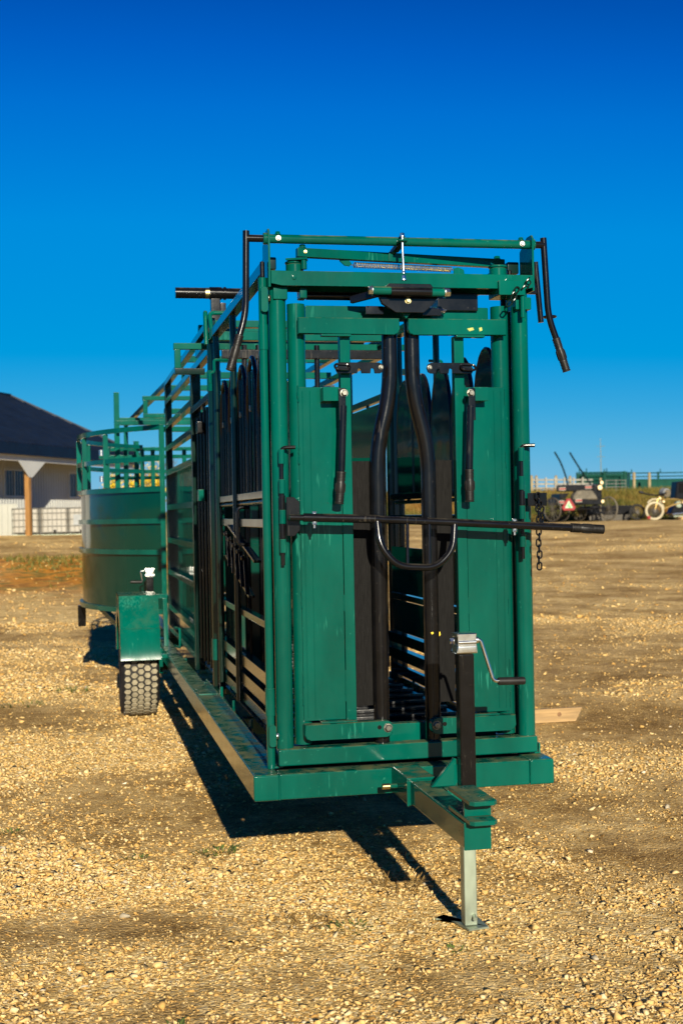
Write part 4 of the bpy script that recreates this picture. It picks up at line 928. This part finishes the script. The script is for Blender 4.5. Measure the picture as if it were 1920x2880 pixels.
# ------------------------------------------------------------------ barn
wd_ = np.array([.439, .90]); wd_ /= np.linalg.norm(wd_); wn = np.array([wd_[1], -wd_[0]])   # wall direction, outward normal
def camxyw(lat, dep): return np.array([-1.2844, -5.0792])+lat*rgt+dep*fwd
E0 = camxyw(-12.38, 48.0)                                      # eave line point
def bp(s, off, z): p = E0+wd_*s-wn*off; return (p[0], p[1], z)
barn = thing('barn', 'long white steel barn with navy standing seam hip roof and open porch', 'barn', bp(4, 6, .8)); bl = barn.location.copy()
def bobj(name, bm, mat, parent=None, **k):
    for v in bm.verts: v.co -= bl
    return obj(name, bm, mat, parent or barn, **k)
def quad_prism(bm, s0, s1, o0, o1, z0, z1):
    v = [bm.verts.new(bp(s, o, z)) for z in (z0, z1) for s, o in ((s0, o0), (s1, o0), (s1, o1), (s0, o1))]
    for q in ((0, 1, 2, 3), (4, 5, 6, 7), (0, 1, 5, 4), (1, 2, 6, 5), (2, 3, 7, 6), (3, 0, 4, 7)): bm.faces.new([v[i] for i in q])
    return bm
ZG, ZE, ZR = .72, 4.35, 7.05
wall = bobj('wall', quad_prism(B(), -14, 10.9, 1.60, 9.0, ZG-.4, 3.95), SIDING)
for i in range(66):
    s = -4+i*.225; bobj('siding_rib', quad_prism(B(), s, s+.035, 1.578, 1.601, ZG-.3, 3.92), SIDING, wall)
# windows
for s0, s1 in ((3.3, 4.86), (8.9, 10.4)):
    wf = bobj('window', (lambda b: (quad_prism(b, s0-.09, s1+.09, 1.55, 1.60, 3.46, 3.54), quad_prism(b, s0-.09, s1+.09, 1.55, 1.60, 2.39, 2.47), quad_prism(b, s0-.09, s0, 1.55, 1.60, 2.47, 3.46), quad_prism(b, s1, s1+.09, 1.55, 1.60, 2.47, 3.46), quad_prism(b, (s0+s1)/2-.03, (s0+s1)/2+.03, 1.56, 1.60, 2.47, 3.46), b)[-1])(B()), TRIM)
    for q in (0, 1):
        a = s0+(s1-s0)*.5*q+.03*q; bobj('pane', quad_prism(B(), a, a+(s1-s0)*.5-.03, 1.585, 1.598, 2.47, 3.46), GLASSD, wf)
# roof: hip
def rf(bm, pts, t=.12):
    a = [bm.verts.new(p) for p in pts]; b = [bm.verts.new((p[0], p[1], p[2]-t)) for p in pts]; n = len(pts)
    bm.faces.new(a); bm.faces.new(b)
    for i in range(n): bm.faces.new((a[i], a[(i+1) % n], b[(i+1) % n], b[i]))
    return bm
SE, SR = 12.6, 10.1
bm = B(); rf(bm, [bp(-16, -.2, ZE), bp(SE, -.2, ZE), bp(SR, 5, ZR), bp(-16, 5, ZR)]); rf(bm, [bp(-16, 5, ZR), bp(SR, 5, ZR), bp(SE, 10.2, ZE), bp(-16, 10.2, ZE)]); rf(bm, [bp(SE, -.2, ZE), bp(SE, 10.2, ZE), bp(SR, 5, ZR)])
roof = bobj('roof', bm, ROOF)
i = 0; s = -5.0
while s < SE-.1:                                                # standing seams
    top_o = 5.0 if s < SR else -.2+5.2*(SE-s)/(SE-SR); zt = ZE+(ZR-ZE)*(top_o+.2)/5.2
    v = B(); bar(v, bp(s, -.2, ZE+.02), bp(s, top_o, zt+.02), .05, .06, 0); bobj('roof_seam', v, ROOF, roof); s += .30
bobj('ridge_cap', bar(B(), bp(SR, 5, ZR+.03), bp(SE, -.2, ZE+.03), .22, .10, 0), ROOF, roof); bobj('ridge_cap', bar(B(), bp(-16, 5, ZR+.03), bp(SR, 5, ZR+.03), .22, .10, 0), ROOF, roof)
bobj('fascia', quad_prism(B(), -16, SE, -.22, -.14, ZE-.42, ZE-.01), ROOF, roof); bobj('soffit', quad_prism(B(), -16, SE-.1, -.13, 1.59, 3.97, 4.02), TRIM)
bobj('porch_beam', quad_prism(B(), -16, SE-.2, .0, .18, 3.72, 3.96), TRIM)
for s in (2.35, 14):
    if s > SE: continue
    ps = bobj('porch_post', quad_prism(B(), s-.09, s+.09, .0, .18, ZG, 3.72), POSTW)
    bm = B(); g0 = [bp(s-.95, -.03, 3.74), bp(s+1.25, -.03, 3.74), bp(s+.16, -.03, 3.12), bp(s-.10, -.03, 3.12)]; g1 = [bp(s-.95, -.005, 3.74), bp(s+1.25, -.005, 3.74), bp(s+.16, -.005, 3.12), bp(s-.10, -.005, 3.12)]
    a = [bm.verts.new(p) for p in g0]; b = [bm.verts.new(p) for p in g1]; bm.faces.new(a); bm.faces.new(b)
    for q in range(4): bm.faces.new((a[q], a[(q+1) % 4], b[(q+1) % 4], b[q]))
    bobj('gusset', bm, SIDING, ps)
# low metal wall at the porch
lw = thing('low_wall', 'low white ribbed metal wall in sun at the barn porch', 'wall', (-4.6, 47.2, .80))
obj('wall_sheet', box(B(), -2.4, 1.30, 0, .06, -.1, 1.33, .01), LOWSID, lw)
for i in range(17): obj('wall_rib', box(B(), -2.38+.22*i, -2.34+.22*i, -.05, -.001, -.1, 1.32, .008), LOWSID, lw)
# caged tanks
def tote(loc, rz, label, lbl_plate):
    t = thing('caged_tank', label, 'liquid tank', loc, rz, 'caged tanks by the porch')
    obj('tank', box(B(), -.48, .48, -.48, .48, .17, 1.13, .07, 3), TOTE, t); obj('tank_cap', cyl(B(), (0, 0, 1.13), (0, 0, 1.18), .12, 16), TOTE, t)
    for z in (.22, .45, .70, .95, 1.14):
        p = fillet([(-.51, -.51, z), (.51, -.51, z), (.51, .51, z), (-.51, .51, z), (-.51, -.50, z)], .06, 3); obj('cage_hoop', tube(B(), p, .014, 6), CAGE, t)
    for q in range(6):
        x = -.42+.168*q
        for y in (-.51, .51): obj('cage_bar', cyl(B(), (x, y, .13), (x, y, 1.15), .013, 6), CAGE, t)
        for xx in (-.51, .51): obj('cage_bar', cyl(B(), (xx, x, .13), (xx, x, 1.15), .013, 6), CAGE, t)
    obj('pallet_deck', box(B(), -.51, .51, -.51, .51, .105, .13, .004), GALV, t)
    for x in (-.44, 0, .44): obj('pallet_foot', box(B(), x-.07, x+.07, -.5, .5, 0, .104, .01), GREYP, t)
    if lbl_plate: obj('label_plate', box(B(), -.30, .08, -.535, -.525, .47, .88, .004), GREYP, t)
    obj('valve', cyl(B(), (0, -.53, .27), (0, -.62, .27), .05, 12), BLACK, t)
tote((-2.98, 47.6, .80), 0, 'white caged tank behind the wooden porch post', False)
tote((-1.92, 47.0, .80), .05, 'white caged tank just right of the wooden porch post', False)
tote((-.86, 47.0, .80), -.06, 'white caged tank with grey plate beside the green tub', True)

# ------------------------------------------------------------------ autumn trees behind
def tree(loc, h, rad, label, mat, nleaf, bare=False, seed=1):
    r = np.random.default_rng(seed); t = thing('bare_tree' if bare else 'autumn_tree', label, 'tree', loc)
    bm = B(); tube(bm, [(0, 0, -.2), (.05, 0, h*.3), (.0, .1, h*.62)], [h*.03, h*.022, h*.010], 10)
    for i in range(18 if not bare else 34):
        a = r.uniform(0, 6.28); z0 = h*r.uniform(.18, .6); ln = rad*r.uniform(.5, 1.0); dz = h*r.uniform(.1, .35)
        p1 = Vector((math.cos(a)*ln*.5, math.sin(a)*ln*.5, z0+dz*.6)); p2 = Vector((math.cos(a+.2)*ln, math.sin(a+.2)*ln, z0+dz))
        tube(bm, [(0, 0, z0), p1, p2], [h*.010, h*.006, h*.002], 6)
        if bare:
            for q in range(4):
                e = p2+Vector((r.normal(0, .3)*rad, r.normal(0, .3)*rad, abs(r.normal(0, .25))*rad)); tube(bm, [p1.lerp(p2, r.uniform(.2, 1)), e], [h*.003, h*.001], 4)
    obj('trunk', bm, BARK, t)
    if bare: return t
    cl = r.normal(size=(26, 3)); cl /= np.linalg.norm(cl, axis=1)[:, None]; cl = cl*r.uniform(.3, .85, (26, 1))*np.array([rad, rad, h*.42])+np.array([0, 0, h*.56])
    c = cl[r.integers(0, 26, nleaf)]+r.normal(size=(nleaf, 3))*np.array([rad*.2, rad*.2, h*.10])
    u = r.normal(size=(nleaf, 3)); u /= np.linalg.norm(u, axis=1)[:, None]; v = np.cross(u, r.normal(size=(nleaf, 3))); v /= np.linalg.norm(v, axis=1)[:, None]
    s = r.uniform(.05, .11, (nleaf, 1))*h/5
    co_ = np.stack([c-u*s, c+v*s*.6, c+u*s, c-v*s*.6], 1).reshape(-1, 3).astype(np.float32)
    me = mesh_np('crown', co_, np.arange(4*nleaf, dtype=np.int32).reshape(-1, 4), 4); me.materials.append(mat)
    at = me.attributes.new('tint', 'FLOAT', 'POINT'); at.data.foreach_set('value', np.repeat(r.random(nleaf), 4).astype(np.float32))
    o = bpy.data.objects.new('crown', me); C.objects.link(o); o.parent = t; return t
def gz(x, y): return float(ground_h(x, y))
TX = (.28, 1.14, 1.80)
for k, (x, y, h, rd, lb) in enumerate(((TX[0], 45, 2.75, .42, 'small yellow autumn tree seen through the tub rails left of the tall post'), (TX[1], 45.5, 2.7, .42, 'small yellow autumn tree seen through the middle of the tub rails'), (TX[2], 46, 2.9, .46, 'small yellow autumn tree seen at the right end of the tub rails'))):
    tree((x, y, gz(x, y)-.1), h, rd, lb, YLEAF, 2600, seed=20+k)
tree((4.7, 72, gz(4.7, 72)-.2), 4.3, 1.3, 'bare tree seen between alley post and alley rails', None, 0, True, seed=5)

# ------------------------------------------------------------------ right background: fence, gate, green panels
fz = 2.15
for i, (x, y) in enumerate(((22.75, 62), (23.2, 62.5), (24.5, 63), (25.7, 64), (30.62, 64.5), (29.3, 63.6))):
    pst = thing('fence_post', ['tan wooden fence post nearest the chute', 'wooden fence post second from the chute', 'wooden fence post third from the chute', 'wooden fence post beside the green panels', 'wooden post standing before the green panel wall', 'short wooden post between barred panels and sheeted panel row'][i], 'fence post', (x, y, gz(x, y)-.1), 0, 'wooden fence posts on the bank')
    obj('post', cyl(B(), (0, 0, 0), (.02, 0, 1.15 if i < 4 else 1.3), .085, 10, .03), GREYW, pst); obj('post_top', cyl(B(), (.02, 0, 1.15 if i < 4 else 1.3), (.02, 0, 1.20 if i < 4 else 1.34), .055, 10, .02), GREYW, pst)
fn = thing('rail_fence', 'whitewashed rail fence on the bank left of the green panels', 'fence', (24.6, 63, gz(24.6, 63)))
for z in (.18, .40, .62, .84): obj('rail', bar(B(), (-2.2, -.9, z), (2.4, .9, z), .05, .10, .01), FENCEW, fn)
for q in range(6): obj('upright', box(B(), -1.5+.62*q, -1.41+.62*q, -.75+.24*q, -.70+.24*q, -.2, .98, .01), FENCEW, fn)
gtt = thing('tube_gate', 'grey tubular farm gate leaning on the bank behind the carriage', 'gate', (27.15, 61.2, gz(27.15, 61.2)))
for z in (.05, .22, .39, .56, .74): obj('gate_rail', cyl(B(), (-.5, 0, z), (.7, .2, z), .022, 8), CAGE, gtt)
for x, y in ((-.5, 0), (.7, .2), (.1, .1)): obj('gate_upright', cyl(B(), (x, y, .02), (x, y, .78), .022, 8), CAGE, gtt)
def gpanel(loc, n, wpan, h, label, solid=True, rz=-.03, top=True, fill=.68):
    t = thing('green_panel_row', label, 'cattle panel', loc, rz)
    for i in range(n):
        x = i*wpan
        if solid: obj('panel_sheet', box(B(), x+.06, x+wpan-.001, -.02, .02, .05, h*fill, .005), PANELG, t)
        else:
            for q in range(7): obj('panel_bar', cyl(B(), (x+.1+q*wpan/7, 0, .05), (x+.1+q*wpan/7, 0, h), .02, 6), PANELG, t)
        for z in ((h*.70, h*.84, h) if top else (h,)): obj('panel_rail', cyl(B(), (x, -.0, z), (x+wpan, -.0, z), .03, 8), PANELG, t)
        obj('panel_post', box(B(), x-.05, x+.05, -.05, .05, -.3, h+.06, .01), PANELG, t)
        obj('panel_pin', cyl(B(), (x+.12, -.04, h), (x+.12, -.04, h+.22), .03, 8), PANELG, t)
    obj('panel_post', box(B(), n*wpan-.05, n*wpan+.05, -.05, .05, -.3, h+.06, .01), PANELG, t)
gpanel((30.1, 66, 2.25), 5, 1.75, 1.27, 'row of green sheeted cattle panels along the bank at far right')
gpanel((27.2, 65.6, 2.2), 2, 1.2, 1.38, 'stack of green barred cattle panels left of the sheeted panel row', solid=False)
gpanel((27.05, 66.3, 2.2), 2, 1.5, 1.36, 'green sheeted panels standing behind the barred panels', top=False, fill=.97)
ms = thing('antenna_mast', 'thin far antenna mast above the green panels', 'mast', (38.4, 90, gz(38.4, 90))); obj('mast', tube(B(), [(0, 0, 0), (0, 0, 4.6)], [.06, .02], 6), GALV, ms)
for z in (3.2, 4.0): obj('mast_arm', cyl(B(), (-.35, 0, z), (.35, 0, z), .015, 6), GALV, ms)

# ------------------------------------------------------------------ horse carriage
def spoked(parent, c, r, rim, tmat, nsp=12, wid=.04, rz=0.0, name='wheel', sm=SPOKE):
    M = Matrix.Translation(c) @ Matrix.Rotation(rz, 4, 'Z')
    def P(x, a, q): return M @ Vector((x, q*math.cos(a), q*math.sin(a)))
    o = obj(name, tube(B(), [P(0, 2*math.pi*k/40, r-rim) for k in range(40)], rim, 8, closed=True), tmat, parent)
    for k in range(nsp): obj('spoke', tube(B(), [P(0, 2*math.pi*k/nsp, .07), P(0, 2*math.pi*k/nsp, r-rim)], .020, 6), sm, o)
    obj('hub', cyl(B(), P(-.10, 0, 0), P(.10, 0, 0), .075, 12), sm, o); return o
cg = thing('horse_carriage', 'black open horse carriage with upturned shafts and warning triangle', 'carriage', (21.6, 52.0, gz(21.6, 52)))
Z0 = .03
spoked(cg, (-1.50, -.15, .56+Z0), .56, .035, SPOKE, 14, rz=.42); spoked(cg, (1.32, .1, .56+Z0), .56, .040, surf('grey_wheel_wood', (0.10, 0.085, 0.06), .7, .3, 6), 14, rz=.42)
spoked(cg, (-.62, .9, .46+Z0), .46, .03, SPOKE, 12, rz=.42); spoked(cg, (.40, 1.35, .46+Z0), .46, .03, SPOKE, 12, rz=.42)
obj('axle', cyl(B(), (-1.50, -.15, .59), (1.32, .1, .59), .035, 10), BLKC, cg); obj('axle', cyl(B(), (-.62, .9, .49), (.40, 1.35, .49), .03, 10), BLKC, cg)
bm = B(); plate(bm, [(-1.05, .78), (.95, .78), (1.0, 1.02), (.92, 1.10), (-1.02, 1.06)], 'y', .0, 1.7, .02); obj('body', bm, BLKC, cg)
bm = B(); plate(bm, [(-1.02, 1.06), (-.72, 1.10), (-.55, 1.32), (-1.0, 1.30)], 'y', .2, 1.3, .02); obj('seat_side', bm, BLKC, cg)
obj('seat_back', box(B(), -1.22, .62, -.06, .10, 1.40, 1.70, .05), BLKC, cg); obj('dash', box(B(), .66, 1.02, .1, .9, 1.05, 1.72, .06), BLKC, cg)
bm = B(); plate(bm, [(-.48, 1.02), (.72, 1.0), (.70, 1.12), (.52, 1.38), (.35, 1.47), (-.05, 1.40), (-.25, 1.46), (-.42, 1.22)], 'y', -.10, .35, .05); obj('cover', bm, TARP, cg)
obj('rear_board', box(B(), -1.32, .15, -.30, -.12, .80, 1.04, .02), BLKC, cg)
for x, z in ((-1.14, .92), (-.30, .98), (-.98, 1.52), (.28, 1.58)):
    rl = obj('reflector', box(B(), x-.16, x+.16, -.325 if z < 1.2 else -.085, -.302 if z < 1.2 else -.062, z-.075, z+.075, .01), FENCEW, cg)
    obj('reflector_stripe', box(B(), x-.15, x+.15, -.335 if z < 1.2 else -.095, -.3255 if z < 1.2 else -.0855, z-.035, z+.035, .004), REDP, cg)
# warning triangle
def tri(cx, cz, r): return [(cx+r*math.cos(R_(a)), cz+r*math.sin(R_(a))*1.02) for a in (90, 210, 330)]
bm = B(); pts = []
for a in (90, 210, 330):
    for d in (-14, 14): pts.append((-.81+.345*math.cos(R_(a+d)), .76+.32*math.sin(R_(a+d))))
plate(bm, pts, 'y', -.40, -.385, .003); tr = obj('warning_triangle', bm, REDP, cg)
obj('triangle_border', plate(B(), tri(-.81, .76, .235), 'y', -.4040, -.4005, 0), FENCEW, tr); obj('triangle_centre', plate(B(), tri(-.81, .76, .20), 'y', -.408, -.4045, 0), SIGNC, tr)
for q, (x, z, rr) in enumerate(((-.81, .84, .04), (-.83, .74, .055), (-.76, .70, .05))): obj('triangle_mark', cyl(B(), (x, -.411, z), (x, -.4085, z), rr, 10), SIGNG, tr)
for x, z, rr in ((.86, 1.56, .11), (.0, .93, .07), (.98, .92, .075), (.95, 1.78, .08)):
    lm = obj('lamp', cyl(B(), (x, -.02, z), (x, .16, z), rr*1.15, 14, .02), BLKC, cg); obj('lens', cyl(B(), (x, -.045, z), (x, -.021, z), rr, 14, .01), LAMPG, cg)
obj('lamp_post', cyl(B(), (.95, .1, 1.60), (.95, .1, 2.0), .05, 10, .02), GREYW, cg)
for pts in ([(-.28, .9, 1.45), (-.40, 1.0, 2.2), (-.62, 1.1, 2.85), (-.84, 1.2, 3.27)], [(1.18, 1.2, 1.05), (.92, 1.2, 1.75), (.40, 1.2, 2.45), (.02, 1.2, 3.05), (-.09, 1.2, 3.24)]):
    obj('shaft', tube(B(), fillet(pts, .5, 5), .040, 10), DARKG, cg)
for x in (-.9, .7): obj('leaf_spring', tube(B(), [(x-.25, .2, .66), (x, .15, .60), (x+.25, .2, .66)], .03, 8), BLKC, cg); obj('leaf_spring', tube(B(), [(x-.25, .2, .68), (x, .15, .76), (x+.25, .2, .68)], .03, 8), BLKC, cg)
obj('step', box(B(), .55, .95, -.25, .0, .36, .42, .01), BLKC, cg); obj('step_hanger', cyl(B(), (.75, -.12, .42), (.75, .0, .78), .025, 8), BLKC, cg)

# antique motor tricycle beside it
tc = thing('motor_cart', 'black motor cart with cream tyred spoked wheel and brass frame', 'motor cart', (25.0, 52.0, gz(25, 52)))
spoked(tc, (.08, -.1, .44), .44, .060, CREAM, 16, rz=1.35, sm=SPOKE); spoked(tc, (-.42, .7, .40), .38, .055, TYRE, 12, rz=1.2)
M_ = [(.08+.52*math.cos(R_(a))*.95, -.12+.1*math.cos(R_(a)), .46+.52*math.sin(R_(a))) for a in range(10, 141, 10)]
obj('mudguard', tube(B(), M_, .045, 8), CREAM, tc)
for p in ([(.08, -.12, .44), (.22, -.15, .95), (.35, -.1, 1.12)], [(.22, -.15, .95), (1.1, 0, .98), (1.9, .1, .85)], [(.45, -.12, .50), (1.0, -.05, .68), (1.9, .0, .92)]): obj('frame_tube', tube(B(), p, .030, 8), GOLD, tc)
obj('handlebar', tube(B(), fillet([(-.45, .25, 1.32), (-.1, .1, 1.20), (.3, -.05, 1.14), (.5, -.5, 1.25)], .1), .035, 8), BLKC, tc); obj('grip', cyl(B(), (-.5, .28, 1.34), (-.32, .2, 1.27), .07, 10, .02), BLKC, tc)
hl = obj('head_lamp', cyl(B(), (.66, -.25, 1.26), (.62, .15, 1.30), .20, 20, .03), GREYP, tc); obj('lamp_lens', cyl(B(), (.665, -.275, 1.257), (.662, -.251, 1.26), .17, 20, .01), ZINC, tc)
obj('lamp_stem', cyl(B(), (.64, -.05, .98), (.64, -.05, 1.10), .03, 8), BLKC, tc)
for x, z in ((.30, 1.02), (.48, .86), (1.48, .80)): obj('signal_lamp', cyl(B(), (x, -.26, z), (x, -.16, z), .055, 12, .012), LAMPG, tc)
bm = B(); plate(bm, [(.95, .30), (2.3, .32), (2.3, .84), (1.5, .80), (1.1, .62)], 'y', .05, .55, .04); obj('engine_block', bm, BLKC, tc)
obj('engine_cover', cyl(B(), (1.35, -.02, .72), (1.35, .20, .72), .17, 16, .03), GALV, tc); obj('muffler', cyl(B(), (.95, -.1, .26), (2.0, -.05, .36), .06, 12, .02), ZINC, tc); obj('foot_board', box(B(), 1.0, 2.1, -.2, .4, .14, .20, .01), GALV, tc)
bm = B(); plate(bm, [(1.30, .95), (2.3, .95), (2.3, 1.85), (1.42, 1.78)], 'y', .3, .9, .04); obj('cab', bm, BLKC, tc); obj('cab_window', box(B(), 1.50, 2.1, .285, .299, 1.25, 1.70, .003), GLASSD, tc)
obj('tail_light', cyl(B(), (-.28, -.3, .14), (-.28, -.2, .14), .08, 10, .01), REDP, tc)
cb = thing('timber_block', 'small wooden block on the ground beside the motor cart', 'timber', (26.4, 51.6, gz(26.4, 51.6))); obj('block', box(B(), -.3, .4, -.1, .1, 0, .16, .01), WOOD, cb); obj('block_end', box(B(), -.28, -.1, -.25, -.101, 0, .13, .01), WOOD, cb)
# dark flat trailer behind the carriage
ft = thing('flat_cart', 'low dark flat cart standing on the grass between carriage and motor cart', 'cart', (23.6, 54.0, gz(23.6, 54)))
obj('deck', box(B(), -1.2, 1.3, -.4, .5, .30, .72, .04), BLKC, ft); obj('runner', box(B(), -1.0, 1.1, -.35, -.25, .0, .299, .03), SPOKE, ft); obj('runner', box(B(), -1.0, 1.1, .35, .45, .0, .299, .03), SPOKE, ft)
